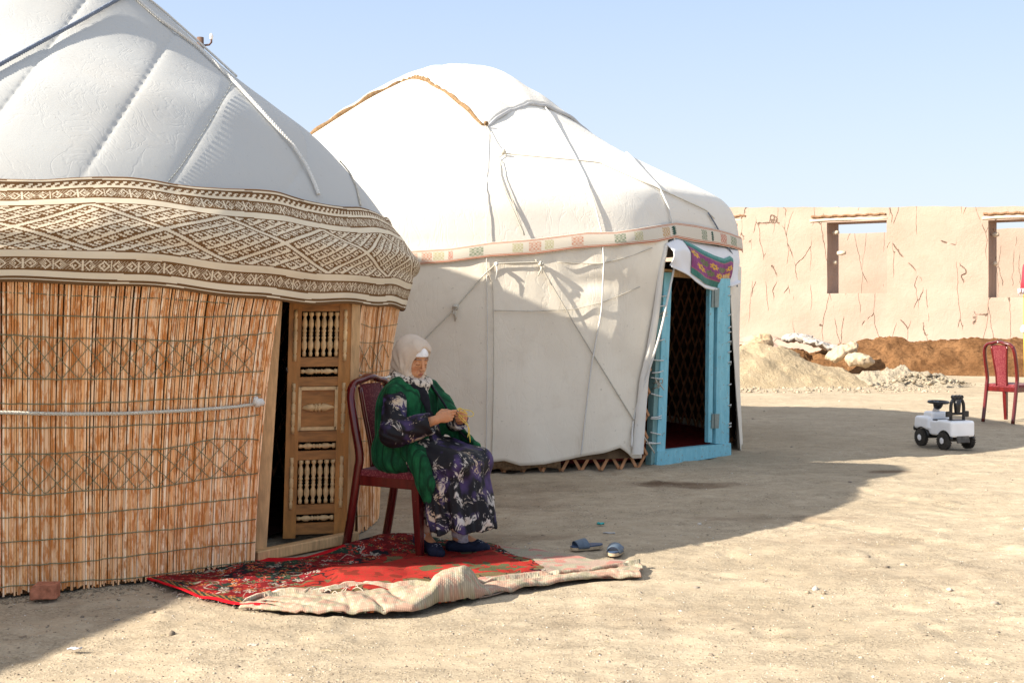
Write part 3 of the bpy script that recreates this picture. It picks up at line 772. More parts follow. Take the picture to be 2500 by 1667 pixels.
b = MB(); b.lathe(D(.24, zpx(995), .01), D(.73, zpx(995), .01), [(0, .004), (.05, .011), (.2, .02), (.33, .023), (.36, .013), (.39, .024), (.45, .026), (.47, .014), (.5, .026), (.56, .026), (.58, .014), (.63, .026), (.75, .022), (.93, .011), (1, .004)], 12)
b.build('carved_boss', M_turned, door, True, org0)
for a_, in ((.10,), (.86,)):
    for yb, yt in ((1240, 1115), (1058, 935), (882, 757)):
        b = MB(); b.lathe(D(a_, zpx(yb), .022), D(a_, zpx(yt), .022), [(0, .011), (.12, .012), (.15, .007), (.18, .013), (.38, .013), (.4, .008), (.43, .014), (.58, .014), (.6, .008), (.63, .013), (.82, .013), (.85, .007), (.9, .013), (1, .011)], 8)
        b.build('half_baluster', M_turned, door, True, org0)
b = MB()
for z_ in np.arange(0, 1): b.sweep([D(.0, 1.02, .02), D(-.03, 1.03, .04), D(-.0, 1.0, .04)], .004, 5)
b.build('door_ring', simple('ring_iron', (.1, .09, .08), .5, .5, metal=.6), door, True, org0)
lattice('lattice_wall', Y1, .16, 1.55, R(15), R(215), M_lattice, yurt1, O1)
T_ = np.linspace(0, 2*math.pi, 49)[:-1]
def disc(name, C, r, z, m, parent, org):
    V = [(C[0], C[1], z)]+[(C[0]+math.cos(t)*r, C[1]+math.sin(t)*r, z) for t in T_]
    return mesh(name, V, [(0, i+1, (i+1) % 48+1) for i in range(48)], m, parent, False, org=org)
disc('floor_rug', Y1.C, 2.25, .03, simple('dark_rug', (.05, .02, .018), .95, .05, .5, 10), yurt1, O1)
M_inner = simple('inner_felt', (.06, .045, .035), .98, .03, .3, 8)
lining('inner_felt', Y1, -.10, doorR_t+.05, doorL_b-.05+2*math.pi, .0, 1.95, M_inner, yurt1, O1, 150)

# ================================================================== far white yurt
def sh2(th):
    d = (np.degrees(th)+180) % 360-180
    return -.15*np.exp(-((d+56)/11)**2)+.10*np.exp(-((d+92)/18)**2)
Y2 = Yurt((-.62, 13.55), [(3.08, 0), (3.07, .5), (3.07, 1.0), (3.08, 1.5), (3.09, 1.9), (3.08, 2.12), (3.04, 2.35), (2.93, 2.53), (2.66, 2.68), (2.2, 2.90), (1.74, 3.15), (1.28, 3.46), (.98, 3.66), (.7, 3.82), (.5, 3.93), (.3, 3.99), (.1, 4.01), (.01, 4.012)], sh2, False)
O2 = np.array([-.62, 13.55, 0])
yurt2 = thing('yurt', 'white canvas yurt with a blue painted doorway and a narrow patterned band', 'yurt', O2)
# roof
nt, nz = 720, 100
th = np.linspace(-math.pi, math.pi, nt, endpoint=False); TH, ZZ = np.meshgrid(th, np.linspace(0, 1, nz), indexing='ij')
_q = Y2.tz([(950, 635), (1100, 624), (1300, 603), (1500, 585), (1645, 565), (1790, 592)]); zlo = np.interp(TH, _q[:, 0], _q[:, 1], left=1.85)-.03; ZZ = zlo+(Y2.top-.001-zlo)*ZZ
ribs = (np.abs(np.sin(TH*26))**6)*.002*sstep(2.3, 2.7, ZZ)*(1-sstep(3.4, 3.7, ZZ))
off = fbm(TH*2, ZZ*1.0, 2, 21)*.012+ribs
roof2 = mesh('roof_cover', Y2.pt(TH.ravel(), ZZ.ravel(), off.ravel()), gridF(nt, nz, True), M_canvas_white, yurt2, True, org=O2)
# crown cover: a square cloth laid over the crown, corners tied down
edge_px = [(765, 322), (800, 280), (850, 228), (905, 192), (960, 186), (1010, 190), (1050, 198), (1090, 222), (1130, 262), (1160, 290), (1186, 306), (1200, 292), (1240, 268), (1290, 257), (1330, 262), (1375, 283), (1410, 303)]
ez = Y2.tz(edge_px); rE = Y2.r(ez[:, 0], ez[:, 1])
thA = ez[10, 0]; # near corner
def rho_edge(t):
    """edge radius of the crown cover by angle: four corners, hollow sides"""
    K = [(-172, 1.75), (-163, 1.35), (-155, .88), (-150, .66), (-138, .60), (-122, .66), (-108, .77), (-93, 1.03), (-84, 1.34), (-77.3, 1.68), (-73, 1.55), (-64, 1.35), (-49, 1.21), (-36, 1.19), (-26, 1.27), (-14, 1.42), (3, 1.7), (15, 1.4), (50, 1.15), (85, 1.35), (100, 1.7), (112, 1.4), (145, 1.2), (172, 1.45), (188, 1.75)]
    return np.interp(np.where(np.degrees(t) < -172, np.degrees(t)+360, np.degrees(t)), [k[0] for k in K], [k[1] for k in K])
nt = 480; t = np.linspace(-math.pi, math.pi, nt, endpoint=False); rho = rho_edge(t)*(1+.012*np.sin(t*9))
zt = np.interp(-rho, -Y2.rp[::1], Y2.zp)
nv = 34; U_ = np.linspace(0, 1, nv)
V = []
for i in range(nt):
    r_ = rho[i]*U_; z_ = np.interp(-r_, -Y2.rp, Y2.zp); lift = .03+.015*(1-U_)+.02*np.sin(U_*7+t[i]*5)*U_*(1-U_)+.03*(1-U_**2)
    lift = lift*(1-.55*U_**6)
    V.append(np.stack([Y2.C[0]+np.cos(t[i])*r_, Y2.C[1]+np.sin(t[i])*r_, z_+lift+.03*fbm(np.cos(t[i])*r_*3, np.sin(t[i])*r_*3, 2, 3)], -1))
V = np.concatenate(V)
crown = mesh('crown_cover', V, gridF(nt, nv, True), M_canvas_white, yurt2, True, org=O2)
md = crown.modifiers.new('thickness', 'SOLIDIFY'); md.thickness = .012; md.offset = -1
Vr = V.reshape(nt, nv, 3); edge = Vr[:, -1]
# brown felt edge on the side towards the left corner, pale rolled edge on the right
dA = (t-thA+math.pi) % (2*math.pi)-math.pi
sel = np.where((dA <= 0.0) & (dA >= -R(96)))[0]; sel = sel[np.argsort(dA[sel])]
b = MB(); b.sweep(edge[sel]+np.array([0, 0, -.012]), [(.034*(1+.3*math.sin(i*.9)), .022) for i in range(len(sel))], 6); b.build('brown_edge', M_feltedge, crown, True, O2)
sel = np.where((dA > 0.0) & (dA <= math.pi*.6))[0]; sel = sel[np.argsort(dA[sel])]
b = MB(); b.sweep(edge[sel]+np.array([0, 0, -.006]), .020, 7); b.build('rolled_edge', canvas_mat('grey_canvas_hem', (.5, .5, .5), (.4, .38, .34)), crown, True, O2)

_q = Y2.tz([(950, 635), (1000, 631), (1100, 624), (1200, 610), (1300, 603), (1400, 590), (1500, 585), (1600, 573), (1645, 565), (1690, 571), (1740, 579), (1790, 592)]); _b2 = (_q[:, 0], _q[:, 1])
# wall canvas
hemL = Y2.tz([(1634, 560), (1628, 591), (1616, 650), (1606, 760), (1595, 857), (1583, 923), (1576, 1006), (1566, 1118)])
hemR = Y2.tz([(1783, 600), (1782, 687), (1784, 782), (1785, 900), (1786, 1101)])
def thL(z): return np.interp(z, hemL[::-1, 1], hemL[::-1, 0])
def thR(z): return np.interp(z, hemR[::-1, 1], hemR[::-1, 0])
nt, nz = 1000, 60
U_ = np.linspace(0, 1, nt); W_ = np.linspace(0, 1, nz)
UU, WW = np.meshgrid(U_, W_, indexing='ij')
thm = R(-100)
bot_px = Y2.tz([(960, 1150), (1100, 1146), (1180, 1130), (1230, 1124), (1270, 1136), (1330, 1133), (1390, 1122), (1430, 1113), (1480, 1105), (1525, 1092), (1532, 1096), (1545, 1103), (1566, 1118)])
def zbot(th):
    a = bot_px[:, 0]; return np.interp(th, a, bot_px[:, 1], left=.06, right=bot_px[-1, 1])
tht = thR(1.0)+2*math.pi-0.0
base_th = -math.pi*0+ (thL(1.0)+ (thR(1.0)+0-thL(1.0)+0))  # unused
# u=0 at the left hem of the door, running clockwise (towards the left of the picture) all the way round to the right hem
TH0 = thL(1.0)-U_*(thL(1.0)-(thR(1.0)-2*math.pi))
zb = np.where(TH0 > bot_px[0, 0], zbot(TH0), np.where(TH0 > bot_px[0, 0]-.3, .05, -.01))
ztop = np.interp(TH0, _b2[0], _b2[1], left=1.85)[:, None]
ZZ = zb[:, None]+(ztop-zb[:, None])*WW
wl = np.exp(-U_*60)[:, None]; wr = np.exp(-(1-U_)*60)[:, None]
TH = TH0[:, None]+(thL(ZZ)-thL(1.0))*wl+(thR(ZZ)-thR(1.0))*wr
off = fbm(TH*4, ZZ*.8, 2, 41)*.009+fbm(TH*16, ZZ*1.2, 2, 43)*.004
dent = Y2.hit(1450, 690); off -= .025*np.exp(-((TH-dent[0])/.05)**2)*np.exp(-((ZZ-dent[1])/.07)**2)
dent = Y2.hit(1500, 660); off += .008*np.exp(-((TH-dent[0])/.06)**2)*np.exp(-((ZZ-dent[1])/.10)**2)
# cloth gathered by the hem and blown out at the foot
off += .03*np.exp(-U_*220)[:, None]*(.4+WW*0)+.10*np.exp(-(1-U_)*90)[:, None]*(1-WW)**1.2
off += .03*(1-WW)**3*np.sin(TH*22)*.5
off += .012*np.sin((TH-thL(1.0))*60)*np.exp(-U_*30)[:, None]*WW
V = Y2.pt(TH.ravel(), ZZ.ravel(), off.ravel())
wall2 = mesh('wall_canvas', V, gridF(nt, nz)[:, ::-1], M_canvas_wall, yurt2, True, org=O2)
md = wall2.modifiers.new('thickness', 'SOLIDIFY'); md.thickness = .010; md.offset = -1
# bright folded hem along the left of the doorway
h0 = Y2.line([(1622, 598), (1611, 650), (1598, 760), (1583, 857), (1569, 923), (1561, 1006), (1553, 1108)], 8, .030)
wd = np.linspace(.022, .062, len(h0)); Vh = []
for i, q in enumerate(h0):
    tt = math.atan2(q[1]-Y2.C[1], q[0]-Y2.C[0]); sd_ = np.array([-math.sin(tt), math.cos(tt), 0]); ow = np.array([math.cos(tt), math.sin(tt), 0])
    for a_, b_ in ((-1, -.012), (-.9, .006), (0, .010+.004*math.sin(i*.4)), (.85, .004), (1, -.014)): Vh.append(q+sd_*a_*wd[i]+ow*b_)
mesh('canvas_hem', np.array(Vh), gridF(len(h0), 5)[:, ::-1], M_canvas_white, yurt2, True, org=O2)
# seams on the wall
M_seam = simple('canvas_seam', (.48, .44, .37), .9, .1)  # seam strips in a darker tan than the wall canvas
for px in ([(1190, 655), (1203, 700), (1205, 900), (1203, 1000), (1200, 1120)], [(1206, 758), (1300, 760), (1400, 755), (1470, 738), (1560, 700)], [(1360, 640), (1460, 645), (1540, 625), (1590, 605)]):
    b = MB(); b.sweep(Y2.line(px, 8, .012), (.006, .003), 5); b.build('seam', M_seam, wall2, True, O2)
# felt and lattice showing under the canvas
lining('felt_lining', Y2, -.05, thR(1.0)+.02, thL(1.0)-.05+2*math.pi, .10, 2.0, M_darkfelt, yurt2, O2, 200)
ft = np.linspace(R(-112), thL(.2)-.05, 90); ww = .03+.02*fbm(ft*9, ft*0, 3, 2)
V = np.concatenate([Y2.pt(ft, .02+.03*np.abs(fbm(ft*14, ft*0+3, 3, 9)), -.02), Y2.pt(ft, .16+0*ft, -.03), Y2.pt(ft, .30+0*ft, -.05)]).reshape(3, -1, 3).transpose(1, 0, 2).reshape(-1, 3)
kk = int(len(ft)*.80)
o = mesh('felt_edge', V[:kk*3], gridF(kk, 3), M_feltedge, yurt2, True, org=O2); md = o.modifiers.new('t', 'SOLIDIFY'); md.thickness = .02
lattice('lattice_wall', Y2, .075, 1.75, thR(1.0)+.03, thL(1.0)-.012+2*math.pi, M_lattice, yurt2, O2, w=.014)
disc('floor_carpet', Y2.C, 2.9, .04, M_carpet, yurt2, O2)
# patterned band
n = N('patterned_tape'); a = n.attr(); w1 = n.wave(160, n.coord(), .6, 'Z'); c = n.mix(1.0, a, n.ramp(w1, [(.1, .85), (.6, 1.0)]), 'MULTIPLY'); n.bump(w1, .3, .002); M_tape = n.fin(c, .92, .08)
bt_px = [(950, 618), (1000, 613), (1100, 607), (1200, 592), (1300, 584), (1400, 572), (1430, 568), (1500, 568), (1600, 552), (1645, 545), (1690, 550), (1740, 560), (1790, 575)]
bb_px = [(950, 652), (1000, 648), (1100, 640), (1200, 627), (1300, 622), (1400, 608), (1430, 606), (1500, 601), (1600, 593), (1645, 582), (1690, 592), (1740, 598), (1796, 610)]
tt_ = Y2.tz(bt_px); tb_ = Y2.tz(bb_px)
def band2(th):
    return np.interp(th, tt_[:, 0], tt_[:, 1], left=tt_[0, 1]), np.interp(th, tb_[:, 0], tb_[:, 1], left=tb_[0, 1])
ns, nv = 1500, 30; t = np.linspace(R(-150), tt_[-1, 0]+.25, ns); v = np.linspace(0, 1, nv); T, Vv = np.meshgrid(t, v, indexing='ij')
tp, bt = band2(T); Z = tp+(bt-tp)*Vv
P_ = Y2.pt(T.ravel(), Z.ravel(), (.018+.003*np.sin(T*40)*Vv+.004*np.sin(Vv*3.1)+.03*np.exp(-((T-R(-47))/.16)**2)*0).ravel())
s = ((T[:-1, :-1]+T[1:, 1:])/2).ravel(); vc = ((Vv[:-1, :-1]+Vv[1:, 1:])/2).ravel(); col = np.tile(np.array((.70, .64, .54)), (len(s), 1))
for a_, b_ in ((.03, .07), (.11, .15), (.83, .87), (.91, .96)): col[(vc > a_) & (vc < b_)] = (.52, .17, .085)
motifs = [(1010, 1020, 'r'), (1030, 1055, 'r'), (1058, 1085, 'y'), (1095, 1106, 'R'), (1146, 1180, 'g'), (1250, 1275, 'y'), (1290, 1320, 'r'), (1328, 1350, 'y'), (1392, 1422, 'r'), (1496, 1524, 'g'), (1545, 1566, 'y'), (1612, 1630, 'o'), (1632, 1648, 'G'), (1707, 1720, 'g'), (1729, 1737, 'G'), (1753, 1768, 'R'), (1778, 1792, 'g')]
MC = {'r': (.55, .21, .12), 'R': (.55, .1, .05), 'y': (.45, .42, .2), 'g': (.12, .19, .10), 'G': (.05, .1, .08), 'o': (.5, .25, .05)}
for x0, x1, k_ in motifs:
    y_ = np.interp((x0+x1)/2, [q[0] for q in bt_px], [q[1] for q in bt_px])+18
    a0_, a1_ = Y2.hit(x0, y_)[0], Y2.hit(x1, y_)[0]
    q = (s > a0_) & (s < a1_) & (vc > .2) & (vc < .79); uu = (s-a0_)/(a1_-a0_)
    pat = (np.floor(vc*22)+np.floor(uu*6)) % 2 == 0 if k_ != 'G' else (np.abs(uu-.5)+np.abs((vc*8) % 1-.5)*.6 < .42)
    col[q & pat] = MC[k_]
mesh('patterned_band', P_, gridF(ns, nv), M_tape, yurt2, True, col, O2).modifiers.new('t', 'SOLIDIFY').thickness = .006
# ropes of the white yurt
for px, r_, m_ in (
    ([(1186, 308), (1187, 450), (1187, 620), (1190, 800), (1188, 1000), (1186, 1138)], .006, M_cord),
    ([(1228, 379), (1300, 386), (1400, 395), (1467, 402), (1530, 430), (1600, 462), (1660, 488), (1720, 515), (1740, 535)], .009, M_rope),
    ([(1330, 266), (1360, 310), (1400, 380), (1430, 440), (1452, 510), (1467, 570), (1472, 640), (1466, 760), (1440, 900), (1420, 1080), (1416, 1110)], .010, M_cord),
    ([(1530, 375), (1565, 415), (1607, 460), (1630, 510), (1641, 560), (1644, 600), (1643, 640)], .012, M_cord),
    ([(1725, 520), (1745, 552), (1765, 590), (1785, 622), (1794, 650), (1796, 700)], .010, M_bluecord),
    ([(1228, 382), (1216, 390), (1218, 420), (1232, 470), (1255, 520), (1279, 575)], .008, M_rope),
    ([(1222, 395), (1250, 490), (1279, 572)], .006, M_rope),
    ([(1306, 634), (1325, 660), (1400, 790), (1480, 920), (1560, 1050), (1595, 1105)], .008, M_rope),
    ([(1320, 640), (1212, 643), (1180, 672), (1112, 752), (1050, 815), (1000, 865)], .008, M_rope),
    ([(1186, 308), (1170, 285), (1150, 268)], .006, M_rope), ([(1186, 308), (1205, 345), (1228, 378)], .006, M_rope)):
    b = MB(); b.sweep(Y2.line(px, 7, .016), r_*.72, 6); b.build('rope', m_, yurt2, True, O2)
# free rope from the band to the ground past the door post
q0 = Y2.line([(1643, 640), (1644, 645)], 1, .03)[0]; q1 = Y2.line([(1533, 1090), (1534, 1092)], 1, .05)[0]
b = MB(); pts = catmull([q0, P(1636, 700, 10.98), P(1615, 800, 10.85), P(1592, 880, 10.83), P(1550, 1010, 10.82), q1], 8); b.sweep(pts, .010, 6); b.build('rope', M_cord, yurt2, True, O2)
def knot(px, r_, m, parent, org, Y, tail=0):
    b = MB(); k = Y.line([px, (px[0]+3, px[1]+3)], 1, .035)[0]
    for _ in range(4):
        a = rng.normal(0, 1, 3); a /= np.linalg.norm(a); c_ = np.cross(a, (0, 0, 1)); c_ /= np.linalg.norm(c_); d_ = np.cross(a, c_)
        t = np.linspace(0, 5.5, 12); b.sweep(k+(np.cos(t)[:, None]*c_+np.sin(t)[:, None]*d_)*r_*1.6, r_, 5)
    for j in range(tail):
        b.sweep([k, k+(rng.normal(0, .01), -.01, -.05), k+(rng.normal(0, .02), -.01, -.06-.08*rng.random())], [r_, r_*.8, r_*.5], 5)
    return b.build('rope_knot', m, parent, True, org)
knot((1228, 380), .011, M_rope, yurt2, O2, Y2); knot((1112, 750), .012, M_rope, yurt2, O2, Y2, 3); knot((1318, 644), .010, M_rope, yurt2, O2, Y2, 2)
knot((1210, 645), .008, M_cord, yurt2, O2, Y2, 1); knot((1186, 310), .010, M_feltedge, yurt2, O2, Y2, 1)
# door frame
n = N('worn_blue_paint'); f = n.noise(7, 6, .7, n.coord((3, 3, 1))); f2 = n.noise(30, 5, .7)
c = n.ramp(f, [(.3, (.15, .43, .53)), (.7, (.26, .57, .66))]); c = n.mix(n.ramp(f2, [(.60, 0.0), (.66, .85)]), c, (.24, .2, .15)); n.bump(f2, .4, .006); M_blue = n.fin(c, .55, .3)
n = N('faded_blue_paint'); f = n.noise(7, 6, .7, n.coord((3, 3, 1))); c = n.ramp(f, [(.3, (.12, .24, .24)), (.7, (.22, .35, .34))]); M_blue2 = n.fin(c, .7, .2)
A = np.array([1.30, 11.06, 0]); B = np.array([2.115, 11.93, 0]); axd = (B-A)/np.linalg.norm(B-A); nd = np.array([axd[1], -axd[0], 0]); Wdo = np.linalg.norm(B-A)
def DD(a, z, o=0.0): return A+axd*(a*Wdo)+nd*o+np.array([0, 0, z])
def plate(b, pts, o0, o1):
    """prism from (a, z) outline in the door plane"""
    k = len(pts); V = [DD(a, z, o0) for a, z in pts]+[DD(a, z, o1) for a, z in pts]
    b.add(V, [tuple(range(k)), tuple(range(2*k-1, k-1, -1))]+[((i+1) % k, i, k+i, k+(i+1) % k) for i in range(k)])
def az(x, y):   # picture position to door-plane coordinates
    d = np.array([(x-1250)/FPX, 1, -(y-HOR)/FPX]); k = np.dot(A-np.array([0, 0, EYE]), nd)/np.dot(d, nd); p = d*k+np.array([0, 0, EYE]); return np.dot(p-A, axd)/Wdo, p[2]
b = MB(); plate(b, [az(1603, 1128), az(1624, 1100), az(1641, 665), az(1622, 665)], -.06, .0); fr = b.build('door_post', M_blue, yurt2, False, O2)
b = MB(); plate(b, [az(1592, 1135), az(1604, 1128), az(1622, 668), az(1613, 668)], -.075, -.012); b.build('door_post', M_blue2, yurt2, False, O2)
b = MB(); plate(b, [az(1747, 1083), az(1780, 1083), az(1783, 680), az(1753, 680)], -.06, .0); b.build('door_post', M_blue, yurt2, False, O2)
b = MB(); plate(b, [az(1731, 1080), az(1741, 1080), az(1746, 690), az(1735, 690)], -.05, -.01); leaf = b.build('folded_door_leaf', M_blue, yurt2, False, O2)
M_hinge = simple('hinge_metal', (.22, .27, .26), .5, .4, metal=.5)
for y0_, y1_ in ((703, 750), (1010, 1045)):
    b = MB(); plate(b, [az(1737, y1_), az(1743, y1_), az(1745, y0_), az(1739, y0_)], -.009, .002); plate(b, [az(1743, y1_), az(1754, y1_), az(1756, y0_), az(1745, y0_)], -.003, .004)
    q_ = az(1744, (y0_+y1_)/2); b.sweep([DD(q_[0], az(1744, y1_)[1], .006), DD(q_[0], az(1744, y0_)[1], .006)], .006, 6)
    b.build('hinge', M_hinge, leaf, False, O2)
b = MB(); plate(b, [az(1600, 1140), az(1783, 1110), az(1782, 1081), az(1603, 1101)], -.07, .012); b.build('door_sill', M_blue, yurt2, False, O2)
b = MB(); plate(b, [az(1612, 672), az(1785, 686), az(1785, 672), az(1612, 655)], -.08, -.02); b.build('door_lintel', M_wood, yurt2, False, O2)
# bindings between post and lattice
for y_ in (722, 742, 830, 878, 905, 925, 965, 1015, 1022, 1060, 1078, 1082):
    xl = np.interp(y_, [700, 1100], [1612, 1588])-rng.uniform(0, 14); xr = np.interp(y_, [665, 1100], [1622, 1606])+4
    a0_ = az(xl, y_+rng.uniform(-6, 6)); a1_ = az(xr, y_+rng.uniform(-3, 6)); b = MB(); b.sweep([DD(a0_[0], a0_[1], .0), DD((a0_[0]+a1_[0])/2, (a0_[1]+a1_[1])/2-.004, .02), DD(a1_[0], a1_[1], .008)], .0055, 5); b.build('lashing', M_cord, yurt2, True, O2)
for y_ in (700, 722, 770, 800, 812, 835, 860, 885, 940, 990, 1035, 1043):
    a0_ = az(1777, y_); a1_ = az(1785, y_+rng.uniform(-4, 8)); b = MB(); b.sweep([DD(a0_[0], a0_[1], .004), DD((a0_[0]+a1_[0])/2, a0_[1]+.01, .018), DD(a1_[0], a1_[1], -.01)], .0055, 5); b.build('lashing', M_cord, yurt2, True, O2)
for (x, y) in ((1613, 762), (1600, 935)):
    a_ = az(x, y); k = DD(a_[0], a_[1], .03); b = MB()
    for _ in range(8):
        e = rng.normal(0, .022, 3); e2 = rng.normal(0, .03, 3); b.sweep([k, k+e, k+e2+(0, 0, -.02)], .005, 4)
    b.build('frayed_lashing', M_rope, yurt2, True, O2)
# slanting lath ends beside the post
M_lath = simple('lath_orange', (.42, .20, .09), .7)
for y_ in (790, 850, 905, 960, 1015, 1070, 1110):
    for sg in (1, -1):
        a0_ = az(1602-(y_-700)*.045, y_); a1_ = az(1590-(y_-700)*.065, y_+40*sg); b = MB(); b.sweep([DD(a0_[0], a0_[1], -.03-.01*sg), DD(a1_[0], a1_[1], -.03-.01*sg)], (.006, .014), 4, sq=True); b.build('lath_end', M_lath, yurt2, False, O2)
# cloth hanging over the doorway with a printed panel
n = N('white_cotton'); f = n.noise(9, 4, .5); n.bump(f, .35, .012); M_cotton = n.fin((.74, .74, .76), .85, .15)
top_l = [(1622, 596), (1650, 583), (1690, 590), (1740, 598), (1798, 612)]
bot_l = [(1616, 652), (1640, 664), (1668, 680), (1700, 704), (1742, 710), (1768, 703), (1788, 690)]
ns, nv = 70, 26; Vc = np.zeros((ns, nv, 3))
tpz = Y2.tz(top_l); btz = Y2.tz(bot_l)
tl = np.linspace(tpz[0, 0], tpz[-1, 0], ns); bl_ = np.linspace(btz[0, 0], btz[-1, 0], ns)
for i in range(ns):
    z0_ = np.interp(tl[i], tpz[:, 0], tpz[:, 1])+.0; z1_ = np.interp(bl_[i], btz[:, 0], btz[:, 1])
    for j in range(nv):
        w_ = j/(nv-1); th_ = tl[i]+(bl_[i]-tl[i])*w_; a_ = i/(ns-1)
        o_ = .012+(.08-.075*a_)*min(w_*3, 1)+.03*math.sin(w_*2.6)+.014*math.sin(a_*9+w_*5)*w_+.010*math.sin(a_*23-w_*8)*w_-.10*math.sin(math.pi*a_)*.35+.03*(w_ > .93)
        Vc[i, j] = Y2.pt(th_, z0_+(z1_-z0_)*w_, o_)
cloth = mesh('door_valance', Vc.reshape(-1, 3), gridF(ns, nv), M_cotton, yurt2, True, org=O2); cloth.modifiers.new('t', 'SOLIDIFY').thickness = .006
# printed silk panel on it
def vpt(a, w, o):
    i = np.clip(a*(ns-1), 0, ns-1.001); j = np.clip(w*(nv-1), 0, nv-1.001); i0 = int(i); j0 = int(j); fi, fj = i-i0, j-j0
    p = (Vc[i0, j0]*(1-fi)+Vc[i0+1, j0]*fi)*(1-fj)+(Vc[i0, j0+1]*(1-fi)+Vc[i0+1, j0+1]*fi)*fj
    return p+nd*o
na, nb = 90, 60; Vp = []; Cp = []
for i in range(na):
    a = i/(na-1)
    top = .02+.75*max(0, math.sin(min(a, .62)/.62*math.pi*.5))*.62-(.30 if a > .9 else 0)*0
    top = np.interp(a, [0, .12, .3, .55, .75, .92, 1], [.02, .06, .15, .24, .28, .20, .26]); bot = np.interp(a, [0, .3, .6, .85, 1], [.86, .90, .93, .93, .88])
    aa = .17+a*.66+(0 if True else 0)
    for j in range(nb):
        w = j/(nb-1); sk = .06*w*(1-a)
        p = vpt(aa+sk, top+(bot-top)*w, .016); Vp.append(p)
        c = np.array((.03, .17, .14)); y = w
        if .22 < y < .78: c = np.array((.24, .035, .17))
        if .17 < y < .22 or .78 < y < .83: c = np.array((.35, .10, .14))
        if y < .1: c = np.array((.10, .30, .26))
        for k, (cx, cy, cc) in enumerate([(.10, .34, 0), (.3, .40, 1), (.5, .40, 0), (.7, .42, 1), (.9, .42, 0), (.22, .62, 0), (.42, .64, 1), (.64, .64, 0), (.86, .66, 0)]):
            r2 = ((a-cx)/.085)**2+((y-cy)/.085)**2; an_ = math.atan2(y-cy, a-cx)
            if r2 < 1+.5*math.sin(an_*7+k): c = np.array((.72, .38, .03)) if cc == 0 else np.array((.12, .16, .05))
            if r2 < .12: c = np.array((.2, .1, .1))
        c = c*(1+.25*float(vn(np.array(a*60), np.array(y*12))))
        Cp.append(c)
mesh('printed_panel', np.array(Vp), gridF(na, nb), vcol('printed_silk', .6, .3, 90, .2, .1), cloth, True, np.array(Cp), O2)

def wallfoot(n_):
    t = rng.uniform(R(-118), R(-35), n_); r_ = 2.66+rng.exponential(.06, n_); x = Y1.C[0]+np.cos(t)*r_; y = Y1.C[1]+np.sin(t)*r_; return np.stack([x, y, ground_h(x, y)], -1)
o = scatter('crumbs', 2600, wallfoot, lambda k: .003+.011*rng.random(k)**3, lambda k: np.array((.34, .27, .19))*rng.uniform(.6, 1.2, (k, 1)), M_grit); tag(o, 'crumbled earth gathered along the foot of the reed wall', 'crumbs', kind='stuff')

b = MB()
for k in range(260):
    d = 5+rng.random()**1.4*10; x = (rng.uniform(-40, 2540)-1250)/FPX*d; a = rng.uniform(0, 3.1); l = rng.uniform(.012, .05); z = float(ground_h(x, d))+.004
    b.sweep([(x, d, z), (x+math.cos(a)*l*.5, d+math.sin(a)*l*.5, z+.003), (x+math.cos(a+.3)*l, d+math.sin(a+.3)*l, z)], .0012, 3)
o = b.build('straw', simple('straw_bits', (.40, .33, .2), .9, .1, .5, 4), None, False); tag(o, 'short bits of straw and twig strewn over the yard', 'straw', kind='stuff')
def stp(n_):
    d = 5.0+(rng.random(n_)**1.3)*14; x = (rng.uniform(250, 2540, n_)-1250)/FPX*d; return np.stack([x, d, ground_h(x, d)+.001], -1)
o = scatter('stones', 110, stp, lambda k: .007+.016*rng.random(k)**2.5, lambda k: pal[rng.integers(0, 6, k)]*rng.uniform(.7, 1.1, (k, 1)), M_grit); tag(o, 'small stones lying here and there in the yard', 'stones', kind='stuff')
